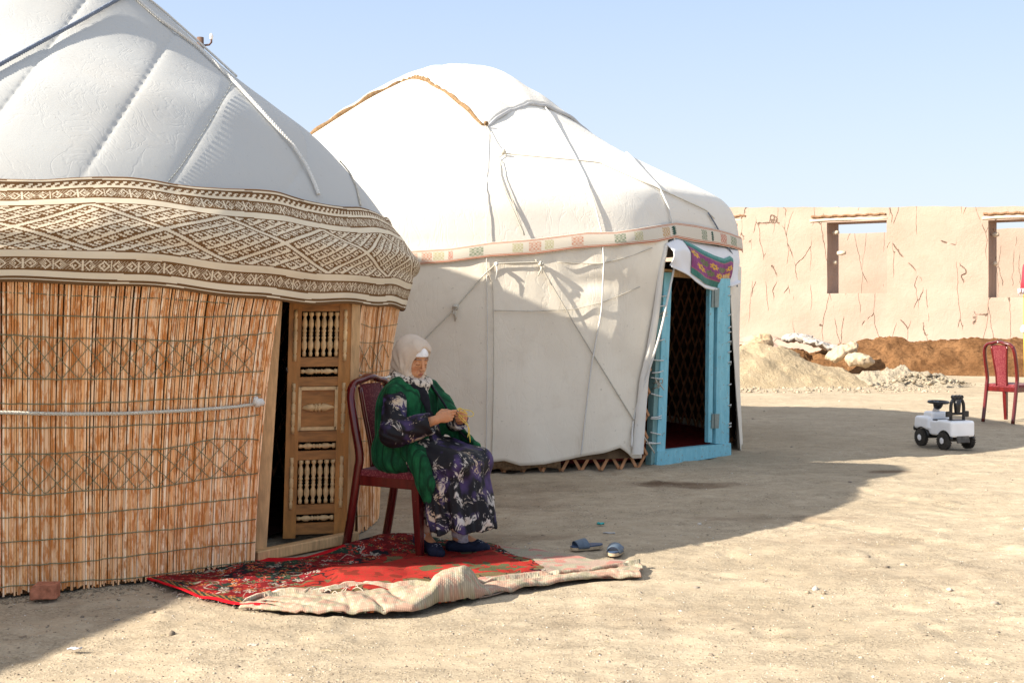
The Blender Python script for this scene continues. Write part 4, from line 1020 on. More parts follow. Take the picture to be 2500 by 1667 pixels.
# ================================================================== mud-brick ruin wall
WP = np.array([8.53, 32.0]); WD = np.array([math.cos(R(-33)), math.sin(R(-33))]); WN = np.array([WD[1], -WD[0]])  # WN faces the yard
def ws(x):
    k = (x-1250)/FPX; return (WP[1]*k-WP[0])/(WD[0]-WD[1]*k)
def wz(x, y):
    s = ws(x); Y = WP[1]+WD[1]*s; return EYE-(y-HOR)/FPX*Y
n = N('mud_plaster')
def mud(name, tone=1.0):
    n = N(name); v = n.coord(); f = n.noise(.7, 5, .6, v); f2 = n.noise(6, 6, .7, v); f3 = n.noise(40, 4, .6, v)
    c = n.ramp(f, [(.3, tuple(q*tone for q in (.335, .248, .197))), (.7, tuple(q*tone for q in (.405, .305, .25)))])
    c = n.mix(n.ramp(f2, [(.55, 0.0), (.75, .35)]), c, (.37, .255, .175))
    # drying cracks: mostly upright
    vv = n.n('ShaderNodeVectorMath'); vv.operation = 'ADD'
    nz_ = n.n('ShaderNodeTexNoise'); nz_.inputs['Scale'].default_value = 2.2; nz_.inputs['Detail'].default_value = 5; n.l(v, nz_.inputs['Vector'])
    sc_ = n.n('ShaderNodeVectorMath'); sc_.operation = 'SCALE'; sc_.inputs[3].default_value = .17; n.l(nz_.outputs['Color'], sc_.inputs[0])
    n.l(v, vv.inputs[0]); n.l(sc_.outputs[0], vv.inputs[1])
    mp = n.n('ShaderNodeMapping'); mp.inputs['Rotation'].default_value = (0, 0, 0); mp.inputs['Scale'].default_value = (2.1, 2.1, .42); n.l(vv.outputs[0], mp.inputs[0])
    cr = n.vor(1.0, 'DISTANCE_TO_EDGE', mp.outputs[0]); mk = n.noise(1.6, 2, .5, n.coord((1.6, 1.6, .6)))
    line = n.ramp(cr, [(.003, .9), (.010, 0.0)]); line = n.math('MULTIPLY', line, n.ramp(mk, [(.49, 0.0), (.54, 1.0)]))
    c = n.mix(line, c, (.13, .09, .065))
    h = n.math('SUBTRACT', n.math('ADD', n.math('MULTIPLY', f2, .5), n.math('MULTIPLY', f3, .2)), n.math('MULTIPLY', line, 1.2))
    n.bump(h, .7, .05); return n.fin(c, .97, .05)
M_mud = mud('mud_plaster'); M_mud2 = mud('mud_plaster_back', .93)
def wall_sheet(name, label, P0, sA, sB, openings, top, thick, m, z0=-.1, kind='mud wall', step=.16):
    """upright wall along WD with real openings, lumpy faces and crown; openings: (s0, s1, z0, z1)"""
    ss = set(np.round(np.arange(sA, sB, step), 4)); zs_ = set(np.round(np.arange(z0, 4.6, step), 4))
    for a, b_, c_, d_ in openings: ss |= {a, b_}; zs_ |= {c_, d_}
    ss = np.array(sorted(ss)); zs_ = np.array(sorted(zs_))
    def clean(a, keep):
        out = [a[0]]
        for q in a[1:]:
            if q-out[-1] < step*.35:
                if q in keep and out[-1] not in keep: out[-1] = q
                elif q in keep: out.append(q)
            else: out.append(q)
        return np.array(out)
    ss = clean(ss, {q for o in openings for q in o[:2]}); zs_ = clean(zs_, {q for o in openings for q in o[2:]})
    ns, nz = len(ss), len(zs_)
    S, Z = np.meshgrid(ss, zs_, indexing='ij'); t = np.array([top(s) for s in ss])[:, None]
    Zt = np.minimum(Z, t)
    # courses of rammed mud show as faint ledges
    ledge = .02*np.sin(((Z*1.0+.06*np.sin(S*.9)) % 1.02)/1.02*math.pi)
    bump_ = fbm(S*.8, Z*.8, 4, 51)*.035+ledge
    # keep opening edges slightly uneven
    Pf = np.stack([P0[0]+WD[0]*S+WN[0]*bump_, P0[1]+WD[1]*S+WN[1]*bump_, Zt+fbm(S*3, Z*0, 3, 9)*.012*(Z >= t)], -1)
    Pb = np.stack([P0[0]+WD[0]*S-WN[0]*thick, P0[1]+WD[1]*S-WN[1]*thick, Zt], -1)
    V = np.concatenate([Pf.reshape(-1, 3), Pb.reshape(-1, 3)]); off = ns*nz
    solid = np.ones((ns-1, nz-1), bool)
    sm = (ss[:-1]+ss[1:])/2; zm = (zs_[:-1]+zs_[1:])/2
    for a, b_, c_, d_ in openings: solid &= ~(((sm > a) & (sm < b_))[:, None] & ((zm > c_) & (zm < d_))[None])
    for i in range(ns-1): solid[i] &= (zs_[:-1] < t[i, 0]-.01)
    F = []; idx = lambda i, j: i*nz+j
    sol = lambda i, j: 0 <= i < ns-1 and 0 <= j < nz-1 and solid[i, j]
    for i in range(ns-1):
        for j in range(nz-1):
            if not solid[i, j]: continue
            a, b_, c_, d_ = idx(i, j), idx(i+1, j), idx(i+1, j+1), idx(i, j+1)
            F.append((a, b_, c_, d_)); F.append((off+a, off+d_, off+c_, off+b_))
            if not sol(i-1, j): F.append((a, d_, off+d_, off+a))
            if not sol(i+1, j): F.append((b_, off+b_, off+c_, c_))
            if not sol(i, j+1): F.append((d_, c_, off+c_, off+d_))
            if not sol(i, j-1): F.append((a, off+a, off+b_, b_))
    o = mesh(name, V, F, m, None, True); autosmooth(o, 50)
    return tag(o, label, kind)
w1 = (ws(2019), ws(2166), wz(2090, 716), wz(2090, 541)); w2 = (ws(2413), ws(2560), wz(2480, 726), wz(2480, 536)); w0 = (ws(1650), ws(1802), wz(1790, 690), wz(1790, 547))
op = [tuple(np.round(q, 3)) for q in (w1, w2, w0)]
topxy = [(900, 503), (1300, 505), (1770, 507), (1900, 506), (2020, 505), (2160, 507), (2300, 504), (2430, 505), (2600, 505), (3200, 500)]
tps = [(ws(x), wz(x, y)) for x, y in topxy]
def top_front(s): return float(np.interp(s, [q[0] for q in tps], [q[1] for q in tps])+.02*vn(np.array(s*2.1), np.array(.5))+.008*vn(np.array(s*7.1), np.array(.5)))
mudwall = wall_sheet('mud_wall', 'cracked tan mud wall with window openings behind the yard', WP, -9, 16, op, top_front, .95, M_mud)
M_lintel = simple('weathered_pole', (.56, .47, .36), .85, .1, .25, 20, .5, .01, stretch=(1, 1, 5)); M_soot = simple('crumbled_mud', (.22, .13, .075), .95, .05, .4, 20, .6, .02)
for (x0, x1, y_) in ((1978, 2168, 536), (2398, 2580, 530), (1640, 1826, 540)):
    s0_, s1_ = ws(x0), ws(x1); z_ = wz((x0+x1)/2, y_); b = MB()
    def wp(s, z, o): return np.array([WP[0]+WD[0]*s+WN[0]*o, WP[1]+WD[1]*s+WN[1]*o, z])
    for k, o_ in enumerate((.01, -.14, -.33, -.55, -.78)):
        t = np.linspace(0, 1, 9); b.sweep([wp(s0_+(s1_-s0_)*q+.05*k, z_+.012*math.sin(q*5+k), o_) for q in t], [.042*(1-.25*abs(q-.4)) for q in t], 7)
    b.build('lintel', M_lintel, mudwall, True)
    b = MB(); t = np.linspace(.02, .98, 40)
    b.sweep([wp(s0_+(s1_-s0_)*q, z_+.10+.012*math.sin(q*43), .03) for q in t], [(.028*(1+.7*rng.random()), .03) for q in t], 6); b.build('reed_layer', M_soot, mudwall, True)
for (x, y, l) in ((2033, 567, .16), (2031, 641, .10), (2047, 617, .22), (2425, 572, .16), (2424, 643, .10)):
    b = MB(); c_ = wp(ws(x), wz(x, y), -.25); b.sweep([c_-np.append(WD, 0)*l/2, c_, c_+np.append(WD, .1)*l/2], [.05, .065, .045], 7); b.build('timber_stub', M_lintel, mudwall, True)
# second ruined wall further back, seen through the openings
def top_back(s): return 3.92-.0*s+.03*float(vn(np.array(s*1.7), np.array(2.5)))
bw = wall_sheet('mud_wall', 'lower rear mud wall seen through the openings of the cracked front wall', WP-WN*9+WD*2, -14, 18, [], top_back, .5, M_mud2, kind='mud wall', step=.3)
# lower the crest so that sky shows above it
# ------------------------------------------------------------------ mounds
def mound(name, label, cat, cx, cy, L, Wd_, H, ang, m, shape=None, nu=260, nv=110, rough=.06, seed=1, crest=None):
    u = np.linspace(-1, 1, nu); v = np.linspace(-1, 1, nv); U, Vv = np.meshgrid(u, v, indexing='ij')
    x = U*L; y = Vv*Wd_; e = (1-sstep(.6, 1.0, np.abs(U)))*(1-np.abs(Vv)**1.5)
    prof = 1.0 if crest is None else np.interp(U, [c[0] for c in crest], [c[1] for c in crest])
    h = H*prof*np.clip(e, 0, 1)*(1+.22*fbm(x*1.1+seed, y*1.1, 3, seed))
    h = h+(fbm(x*3.5, y*3.5, 4, seed+3)*rough+np.maximum(0, fbm(x*9, y*9, 3, seed+7))*rough*.7)*np.clip(e*3, 0, 1)
    h = h-.03
    c, s = math.cos(ang), math.sin(ang); X_ = cx+x*c-y*s; Y_ = cy+x*s+y*c
    o = mesh(name, np.stack([X_, Y_, h], -1).reshape(-1, 3), gridF(nu, nv), m, None, True); return tag(o, None, None, kind='structure') if name == 'earth_ledge' else tag(o, label, cat)
def soil(name, c0, c1, c2, sc=3):
    n = N(name); f = n.noise(sc, 6, .7); f2 = n.noise(sc*9, 5, .7); c = n.ramp(f, [(.35, c0), (.65, c1)]); c = n.mix(n.ramp(f2, [(.35, .6), (.55, 0.0)]), c, c2)
    n.bump(n.math('ADD', f, f2), .9, .05); return n.fin(c, .98, .05)
M_brown = soil('straw_mud', (.11, .052, .022), (.23, .12, .055), (.065, .033, .015), 1.6); M_tan = soil('dry_sand', (.37, .29, .185), (.46, .37, .25), (.27, .21, .14), 4); M_grey = soil('rubble_earth', (.40, .34, .25), (.50, .43, .33), (.2, .17, .13), 7)
mound('mud_bank', 'long heap of brown straw mud along the foot of the cracked wall', 'mud heap', 10.2, 27.6, 4.6, 1.5, .78, R(-22), M_brown, crest=[(-1, .4), (-.75, .8), (-.55, .95), (-.3, 1.0), (0, .98), (.5, .95), (1, .9)], rough=.05, seed=4)
mound('mud_bank', 'smaller orange brown mud heap between the filled sacks and the white yurt', 'mud heap', 5.75, 28.6, 1.55, 1.1, .66, R(-15), M_brown, rough=.06, seed=9)
mound('earth_ledge', 'pale sloping foot of packed earth under the cracked wall', 'earth ledge', 8.3, 31.0, 9.5, 1.6, .62, R(-31), M_mud, rough=.03, seed=14)
mound('sand_pile', 'pale heap of dry sand in front of the filled sacks', 'sand heap', 5.15, 23.6, 1.75, 1.45, .66, R(3), M_tan, crest=[(-1, .7), (-.6, .8), (-.25, 1.05), (.1, .9), (.5, .6), (1, .3)], rough=.028, seed=22)
mound('rubble_pile', 'low heap of grey clods right of the sand pile', 'rubble heap', 7.35, 23.0, 1.05, .8, .24, R(-12), M_grey, rough=.07, seed=31)
def rp(n_):
    a = rng.normal(0, .5, n_); b_ = rng.normal(0, .35, n_); x = 7.55+a*.8; y = 22.8+b_*.9-.15*a; return np.stack([x, y, .02+.2*np.exp(-(a**2+b_**2)*1.6)], -1)
M_clod = vcol('clod', .95, .1, 60, .3, .5, .01)
o = scatter('rubble', 420, rp, lambda k: .015+.05*rng.random(k)**3, lambda k: np.array((.36, .30, .22))*rng.uniform(.6, 1.2, (k, 1)), M_clod); tag(o, 'broken grey clods scattered on the low heap beside the sand', 'rubble', kind='stuff')
def rp2(n_):
    a = rng.uniform(-1, 1, n_); x = 5.2+a*2.4; y = 23.6-1.2-rng.random(n_)*1.6; return np.stack([x, y, .0+0*x], -1)
o = scatter('clods', 500, rp2, lambda k: .012+.03*rng.random(k)**3, lambda k: np.array((.46, .38, .28))*rng.uniform(.6, 1.15, (k, 1)), M_clod); tag(o, 'small earth clods fallen around the foot of the sand pile', 'clods', kind='stuff')
# sacks
M_sack = simple('woven_sack', (.42, .33, .23), .85, .15, .2, 9, .5, .02); M_white = simple('white_plastic_sack', (.40, .37, .33), .6, .3, .12, 9, .6, .03); M_dirty = simple('dusty_sack', (.40, .30, .19), .9, .1, .3, 7, .6, .03)
def sack(px, Y, size, rz, tilt, m, label, seed, group='sacks lying in front of the mud wall'):
    f = Field((-.75, -.5, -.45), (.75, .5, .45), .025); a, b_, c_ = size
    f.ell((0, 0, 0), (a, b_, c_), k=.02); f.ell((a*.55, 0, -.02), (a*.5, b_*.95, c_*.85), k=.08); f.ell((-a*.5, .02, -.02), (a*.5, b_*.9, c_*.95), k=.08); f.cone((a*.9, 0, 0), (a*1.15, .02, .01), .07, .05, .05)
    V, F = f.mesh(); V = relax(V, F, 1); nn = fbm(V[:, 0]*5+seed, V[:, 2]*5+V[:, 1]*4, 3, seed)*.03; V = V*(1+nn[:, None]*4.5)+np.stack([0*V[:, 0], 0*V[:, 0], fbm(V[:, 0]*11, V[:, 1]*11, 3, seed+20)*.03], -1)
    c0 = P(px[0], px[1]+3, Y); V = V*.88; o = mesh('sack', V @ roty(tilt).T, F, m, None, True); o.location = tuple(c0); o.rotation_euler = (0, 0, rz); return tag(o, label, 'sack', group)
sack((1848, 845), 28.2, (.42, .3, .30), .5, -.5, M_dirty, 'dusty tan sack leaning beside the white yurt', 1)
sack((1905, 872), 27.4, (.5, .32, .22), .2, .15, M_dirty, 'bulging dusty sack lying low behind the left side of the sand pile', 2)
sack((1943, 822), 28.6, (.34, .28, .10), 0, 0, M_white, 'white plastic bag lying on top of the small mud heap', 3)
sack((2008, 838), 27.9, (.60, .30, .07), -.25, .28, M_white, 'crumpled white sheet spilling down between the two mud heaps', 5)
sack((2055, 856), 26.9, (.42, .26, .13), .35, -.38, M_sack, 'tan sack tilted against the long mud heap', 6)
sack((2097, 876), 26.5, (.30, .24, .15), -.3, .1, M_sack, 'short tan sack lying rightmost at the foot of the long mud heap', 7)
# bundle of brush beside the sacks
b = MB()
for k in range(90):
    a = rng.uniform(0, 1); p = P(1800+rng.uniform(0, 70)*a, 905-rng.uniform(0, 38)*(1-a*.3), 25.6+rng.uniform(-.3, .3)); p[2] = max(.03, p[2])
    q = p+np.array([rng.uniform(.4, .9), rng.uniform(-.3, .3), rng.uniform(-.12, .1)]); b.sweep([p, (p+q)/2+(0, 0, .03), q], .009+rng.random()*.008, 4)
o = b.build('brush_bundle', simple('dry_brush', (.42, .22, .12), .9, .1, .5, 5), None, True); tag(o, 'heap of thin reddish sticks on the ground beside the white yurt', 'brush', kind='stuff')
# utility pole behind the near yurt
pc = P(489, 90, 30.0)
pole = thing('utility_pole', 'wooden utility pole top with a white insulator rising behind the near yurt', 'utility pole', (pc[0], pc[1], 0))
M_pole = simple('old_pole', (.16, .10, .075), .9, .1); M_iron = simple('bracket_iron', (.12, .07, .06), .6, .3, metal=.3); M_porc = simple('porcelain', (.82, .84, .88), .2, .6, .05)
b = MB(); b.sweep([(0, 0, -.05), (0, 0, pc[2]*.5), (0, 0, pc[2]-.02)], [.14, .11, .085], 10); b.build('post', M_pole, pole, True)
b = MB(); b.sweep([(.02, 0, pc[2]-.22), (.22, 0, pc[2]-.20), (.27, 0, pc[2]-.14), (.27, 0, pc[2]-.05)], .025, 6); br = b.build('bracket', M_iron, pole, True)
b = MB(); b.lathe((.27, 0, pc[2]-.07), (.27, 0, pc[2]+.08), [(0, .03), (.2, .045), (.4, .04), (.5, .05), (.7, .045), (.9, .03), (1, .012)], 10); b.build('insulator', M_porc, br, True)
# red hanging on a yellow pole at the right edge
pc = G(2500, 930)
st = thing('decorated_stake', 'yellow stake hung with red cloth and a pale tassel at the right edge', 'stake', pc)
hz = lambda y: EYE-(y-HOR)/FPX*pc[1]
b = MB(); b.sweep([(0.02, 0, 0), (.0, 0, hz(800)), (0, 0, hz(650))], .014, 8); b.build('stake', simple('yellow_paint', (.7, .5, .06), .6, .3), st, True)
b = MB(); zt_ = hz(652); b.sweep([(.02, 0, zt_+.06), (.03, 0, zt_), (.03, 0, hz(680)), (.02, 0, hz(706))], [(.04, .03), (.08, .05), (.14, .06), (.16, .07)], 9); b.build('red_cloth', simple('red_cloth', (.55, .04, .06), .85, .15), st, True)
b = MB()
for k in range(26):
    a = rng.uniform(0, 6.28); r_ = rng.uniform(.03, .13); p = np.array([math.cos(a)*r_, math.sin(a)*r_, hz(704)]); b.sweep([p, p+(rng.normal(0, .012), 0, -.07), p+(rng.normal(0, .02), 0, -.07-.08*rng.random())], [.014, .016, .007], 5)
b.build('tassel', simple('pale_tassel', (.55, .47, .5), .9, .1, .5, 60), st, True)
b = MB(); b.sweep([(-.01, 0, hz(812)), (0, 0, hz(804)), (0, 0, hz(793))], [.05, .075, .03], 8); b.build('stone_weight', simple('white_stone', (.7, .68, .62), .8), st, True)
# ================================================================== chairs
n = N('red_lacquer'); f = n.noise(3, 4, .6, n.coord((8, 8, 1))); f2 = n.noise(60, 3, .6); c = n.ramp(f, [(.3, (.06, .005, .005)), (.7, (.135, .009, .008))]); c = n.mix(n.ramp(f2, [(.70, 0.0), (.78, .5)]), c, (.35, .16, .08)); n.bump(f2, .12, .002); M_lac = n.fin(c, .22, .5, Coat_Weight=.3, Coat_Roughness=.15)
n = N('burgundy_damask'); v = n.coord(); k = n.vor(85, 'F1', v); f = n.noise(90, 3, .6, v); c = n.mix(n.ramp(k, [(.2, 0.0), (.5, 1.0)]), (.26, .07, .065), (.13, .010, .018)); n.bump(f, .3, .002); M_dam = n.fin(c, .75, .2, Sheen_Weight=.2)
def make_chair(label, loc, rz):
    t = thing('dining_chair', label, 'chair', loc, rz, 'red lacquered dining chairs')
    hw0, hw1 = .195, .215       # half widths back / front
    for s in (-1, 1):
        b = MB(); p = catmull([(-.30, s*.20, 0), (-.255, s*.20, .22), (-.215, s*.20, .45), (-.20, s*.20, .56), (-.232, s*.205, .74), (-.262, s*.20, .88), (-.272, s*.178, .955)], 5)
        b.sweep(p, [(.026, .021)]*len(p), 8, sq=True, up=(0, 1, 0)); b.build('leg', M_lac, t, True)   # rear leg runs up into the back post
        b = MB(); b.sweep([(.225, s*.195, 0), (.215, s*.195, .2), (.205, s*.195, .415)], [(.018, .018), (.023, .023), (.027, .027)], 4, sq=True, up=(0, 1, 0)); b.build('leg', M_lac, t, False)
    b = MB(); q = catmull([(-.274, -.19, .925), (-.276, -.15, .972), (-.279, -.07, .99), (-.281, 0, 1.005), (-.279, .07, .99), (-.276, .15, .972), (-.274, .19, .925)], 6)
    w = [(.020, .026+.024*math.exp(-((i/(len(q)-1)-.5)/.2)**2)) for i in range(len(q))]
    b.sweep(q, w, 10, up=(1, 0, 0)); b.build('crest_rail', M_lac, t, True)
    b = MB()
    for s in (-1, 1):
        p = catmull([(-.202, s*.07, .46), (-.215, s*.072, .6), (-.245, s*.088, .78), (-.268, s*.105, .95)], 5); b.sweep(p, (.013, .015), 6, up=(0, 1, 0))
    b.build('splat_frame', M_lac, t, True)
    ys_ = np.linspace(-1, 1, 9); P_ = []
    for i, z_ in enumerate(np.linspace(.45, .965, 14)):
        xc = np.interp(z_, [.45, .6, .78, .97], [-.202, -.215, -.245, -.270]); wy = np.interp(z_, [.45, .6, .78, .97], [.068, .07, .086, .104])
        for y_ in ys_: P_.append((xc+.012*(1-y_*y_)+.002, y_*wy, z_))
    for i, z_ in enumerate(np.linspace(.45, .965, 14)):
        xc = np.interp(z_, [.45, .6, .78, .97], [-.202, -.215, -.245, -.270]); wy = np.interp(z_, [.45, .6, .78, .97], [.068, .07, .086, .104])
        for y_ in ys_: P_.append((xc-.010*(1-y_*y_)-.002, y_*wy, z_))
    F = np.concatenate([gridF(14, 9), gridF(14, 9, off=126)[:, ::-1]]); mesh('backrest', P_, F, M_dam, t, True)
    b = MB(); b.box((.0, -.193, .412), (.40, .022, .06), None, bev=.004); b.box((.0, .193, .412), (.40, .022, .06), None, bev=.004); b.box((.205, 0, .412), (.022, .36, .058), None, bev=.004); b.box((-.208, 0, .412), (.022, .37, .058), None, bev=.004)
    b.build('seat_frame', M_lac, t, False)
    f = Field((-.26, -.26, .40), (.28, .26, .51), .008)
    f.cone((-.16, -.15, .447), (.18, -.155, .447), .035, .035, .01); 
    X_, Y_, Z_ = (f.lo[0]+np.arange(f.nn[0])*f.h)[:, None, None], (f.lo[1]+np.arange(f.nn[1])*f.h)[None, :, None], (f.lo[2]+np.arange(f.nn[2])*f.h)[None, None, :]
    qx, qy, qz = np.abs(X_-.01)-.20, np.abs(Y_)-.185, np.abs(Z_-.452)-.008
    d = np.sqrt(np.maximum(qx, 0)**2+np.maximum(qy, 0)**2+np.maximum(qz, 0)**2)+np.minimum(np.maximum(np.maximum(qx, qy), qz), 0)-.018-.012*np.exp(-((X_/.15)**2+(Y_/.15)**2))
    f.F[...] = d; V, F = f.mesh(); mesh('seat', V, F, M_dam, t, True)
    return t
CH = np.array([-.62, 7.265, 0]); CHA = R(-30)
chair1 = make_chair('red lacquered dining chair standing on the rug with the seated woman on it', CH, CHA)
chair2 = copy_tree(chair1); chair2.location = (6.27, 15.45, 0); chair2.rotation_euler = (0, 0, R(38)); chair2['label'] = 'empty red dining chair seen from behind near the white toy car'

# ================================================================== ride-on toy car
M_tw = simple('white_plastic', (.86, .87, .90), .3, .5, .06, 5, .05); M_tb = simple('black_plastic', (.012, .012, .014), .35, .5, .3, 20, .05); M_ty = simple('dusty_tyre', (.05, .045, .04), .8, .2, .5, 12, .3); M_rim = simple('grey_rim', (.78, .79, .83), .3, .5, .1)
M_clear = simple('clear_column', (.55, .50, .46), .2, .5, .3, 30); M_rear = simple('dusty_black_panel', (.10, .09, .08), .6, .3, .5, 15)
car = thing('ride_on_car', 'white plastic ride-on toy car with a black steering wheel and roll bar', 'toy car', (4.44, 12.62, 0), R(108.7))
f = Field((-.36, -.26, .05), (.40, .26, .42), .007)
def rbox(f, c, d, r, k=.012, carve=False, taper=0):
    c = np.array(c, float); d = np.array(d, float)/2-r; m = r+k*1.5+.02; sl, x, y, z = f.sub(c-d-m, c+d+m)
    sc = 1-taper*(z-c[2]+d[2])
    q = [np.abs(x-c[0])-d[0]*sc, np.abs(y-c[1])-d[1]*sc, np.abs(z-c[2])-d[2]]
    dd = np.sqrt(sum(np.maximum(a, 0)**2 for a in q))+np.minimum(np.maximum(np.maximum(q[0], q[1]), q[2]), 0)-r; f.put(sl, dd, k, carve)
rbox(f, (-.17, 0, .205), (.24, .295, .165), .025)                # rear box
rbox(f, (.02, 0, .195), (.28, .235, .15), .02)                 # waist
rbox(f, (.19, 0, .235), (.24, .295, .135), .03, taper=.5)        # hood
rbox(f, (.14, 0, .305), (.15, .20, .10), .025)                 # cowl
for sy in (-1, 1):
    f.cone((.18, sy*.12, .085), (.18, sy*.22, .085), .105, .105, .01, carve=True); f.cone((-.18, sy*.115, .085), (-.18, sy*.22, .085), .098, .098, .01, carve=True)
V, F = f.mesh(); mesh('body', relax(V, F, 1), F, M_tw, car, True)
for sx in (-1, 1):
    for sy in (-1, 1):
        c = np.array([sx*.18, sy*.145, .085]); w = .058 if sx < 0 else .05; b = MB()
        b.lathe(c-(0, w/2, 0), c+(0, w/2, 0), [(0, .045), (0, .074), (.12, .084), (.3, .086), (.7, .086), (.88, .084), (1, .074), (1, .045)], 28)
        for k in range(22):
            a = 2*math.pi*k/22
            for sd_ in (-1, 1): b.box(c+np.array([math.cos(a+.07*sd_)*.0855, sd_*w*.24, math.sin(a+.07*sd_)*.0855]), (.010, w*.42, .012), roty(-a))
        wh = b.build('wheel', M_ty, car, 'auto')
        b = MB(); b.lathe(c+(0, sy*w*.30, 0), c+(0, sy*w*.53, 0), [(0, .060), (.6, .060), (.75, .054), (.8, .034), (1, .028), (1, .001)], 24)
        b.build('rim', M_rim, wh, 'auto')
        b = MB()
        for k in range(6):
            a = 2*math.pi*k/6; b.box(c+np.array([math.cos(a)*.038, sy*w*.505, math.sin(a)*.038]), (.015, .004, .010), roty(-a))
        b.build('rim_openings', M_tb, wh, False)
b = MB(); b.sweep([(.18, -.13, .085), (.18, .13, .085)], .012, 6); b.sweep([(-.18, -.13, .085), (-.18, .13, .085)], .012, 6); b.box((0, 0, .11), (.40, .12, .04)); b.build('chassis', M_tb, car, False)
for sy in (-1, 1):
    for cx, rr_ in ((.18, .106), (-.18, .103)):
        p = [(cx+math.cos(a)*rr_, sy*.132, .085+math.sin(a)*rr_) for a in np.linspace(R(8), R(172), 14)]; b = MB(); b.sweep(p, (.007, .018), 6, up=(0, 1, 0)); b.build('wheel_arch', M_tb, car, True)
b = MB(); b.box((.005, 0, .272), (.20, .19, .022), bev=.008); b.box((-.17, 0, .287), (.10, .12, .018), bev=.005); b.build('seat', M_tb, car, False)
b = MB(); b.box((-.285, 0, .105), (.02, .15, .075), roty(.25), bev=.004); b.build('rear_flap', M_rear, car, False)
b = MB(); b.box((.32, 0, .17), (.03, .27, .05), bev=.01); b.build('bumper', M_tb, car, False)
b = MB(); b.lathe((.14, 0, .34), (.115, 0, .40), [(0, .04), (.3, .034), (1, .03)], 14); col = b.build('column', M_clear, car, True)
b = MB(); b.lathe((.115, 0, .385), (.095, 0, .445), [(0, .028), (.2, .04), (.7, .05), (1, .052)], 14)
q = np.array([.093, 0, .452]); M_ = roty(-.04); p = [q+M_ @ np.array([math.cos(a)*.098, math.sin(a)*.098, 0]) for a in np.linspace(0, 2*math.pi, 29)]
b.sweep(p, .013, 8, cap=False)
for a in (0, 2.1, 4.2): b.sweep([q, q+M_ @ np.array([math.cos(a)*.095, math.sin(a)*.095, 0])], .012, 6)
b.build('steering_wheel', M_tb, car, True)
b = MB(); zz = [.27, .36, .44, .49, .51]
p = [(-.20, -.078, .25), (-.20, -.078, .36), (-.20, -.076, .44), (-.20, -.06, .485), (-.20, -.03, .505), (-.20, 0, .508), (-.20, .03, .505), (-.20, .06, .485), (-.20, .076, .44), (-.20, .078, .36), (-.20, .078, .25)]
b.sweep(catmull(p, 4), .017, 8, up=(1, 0, 0)); b.build('roll_bar', M_tb, car, True)
b = MB(); b.sweep([(-.2, -.08, .355), (-.2, .08, .355)], .014, 8); b.box((-.20, -.108, .352), (.03, .055, .058), bev=.006); b.box((-.20, .108, .352), (.03, .055, .058), bev=.006); b.build('crossbar', M_tb, car, False)
b = MB(); b.sweep([(-.2, 0, .50), (-.2, 0, .44), (-.2, 0, .38), (-.2, 0, .36)], [.04, .036, .03, .028], 10); b.build('headrest', M_tb, car, True)
for y_ in (-.042, 0, .042):
    b = MB(); b.sweep([(-.222, y_, .523), (-.178, y_, .523)], [.020, .021], 10, up=(0, 0, 1)); b.build('spotlight', M_tb, car, 'auto')

# ================================================================== slippers
n = N('blue_rubber'); f = n.noise(20, 4, .6); c = n.ramp(f, [(.3, (.02, .04, .10)), (.7, (.05, .085, .15))]); n.bump(f, .2, .002); M_slip = n.fin(c, .5, .35)
M_strap = simple('blue_strap', (.085, .12, .165), .5, .35, .2, 25, .1); M_sole = simple('tan_sole', (.42, .33, .22), .8, .1, .3, 30); M_print = simple('pinkish_print', (.50, .34, .32), .6, .2, .5, 60)
def slipper(loc, rz, label):
    t = thing('slipper', label, 'slipper', loc, rz, 'pair of blue slippers left on the ground'); t.scale = (.84, .9, .95)
    xs_ = np.linspace(-.125, .125, 26); hw = lambda x: (.034+.012*math.sin((x+.125)/.25*math.pi*.9+.3)*1.1)*math.sqrt(max(0.02, 1-abs(x/.129)**5)); V = []
    def layer(z, k=1.0): return [(x, hw(x)*k, z) for x in xs_]+[(x, -hw(x)*k, z) for x in xs_[::-1]]
    def slab(name, m, z0, z1, k):
        a = layer(z0, k); b_ = layer(z1, k); m_ = len(a); F = [tuple(range(m_))[::-1], tuple(range(m_, 2*m_))]+[(i, (i+1) % m_, m_+(i+1) % m_, m_+i) for i in range(m_)]
        o = mesh(name, a+b_, F, m, t, True); autosmooth(o, 50); return o
    slab('sole', M_sole, 0, .018, 1.0); slab('footbed', M_slip, .0185, .026, .97)
    V = []; nu, nv_ = 12, 15
    for i in range(nu):
        x = .005+.085*i/(nu-1)
        for j in range(nv_):
            a = math.pi*j/(nv_-1); w_ = hw(x)+.003; hgt = .052-.012*i/(nu-1); V.append((x+.01*math.sin(a), math.cos(a)*w_, .012+math.sin(a)**.8*hgt))
    o = mesh('strap', V, gridF(nu, nv_), M_strap, t, True); o.modifiers.new('t', 'SOLIDIFY').thickness = .004
    V = []
    for i in range(6):
        x = .022+.05*i/5
        for j in range(7):
            a = math.pi*(.33+.34*j/6); w_ = hw(x)+.003; hgt = .052-.012*(x-.005)/.085; V.append((x+.01*math.sin(a), math.cos(a)*w_*1.03, .0155+math.sin(a)**.8*hgt))
    mesh('strap_print', V, gridF(6, 7), M_print, o, True)
    return t
s1 = slipper(G(1432, 1339), R(208), 'blue rubber slipper lying left of its mate in the shade edge')
s2 = slipper(G(1503, 1349), R(255), 'blue rubber slipper on the right of its pair with its open toe facing the camera')
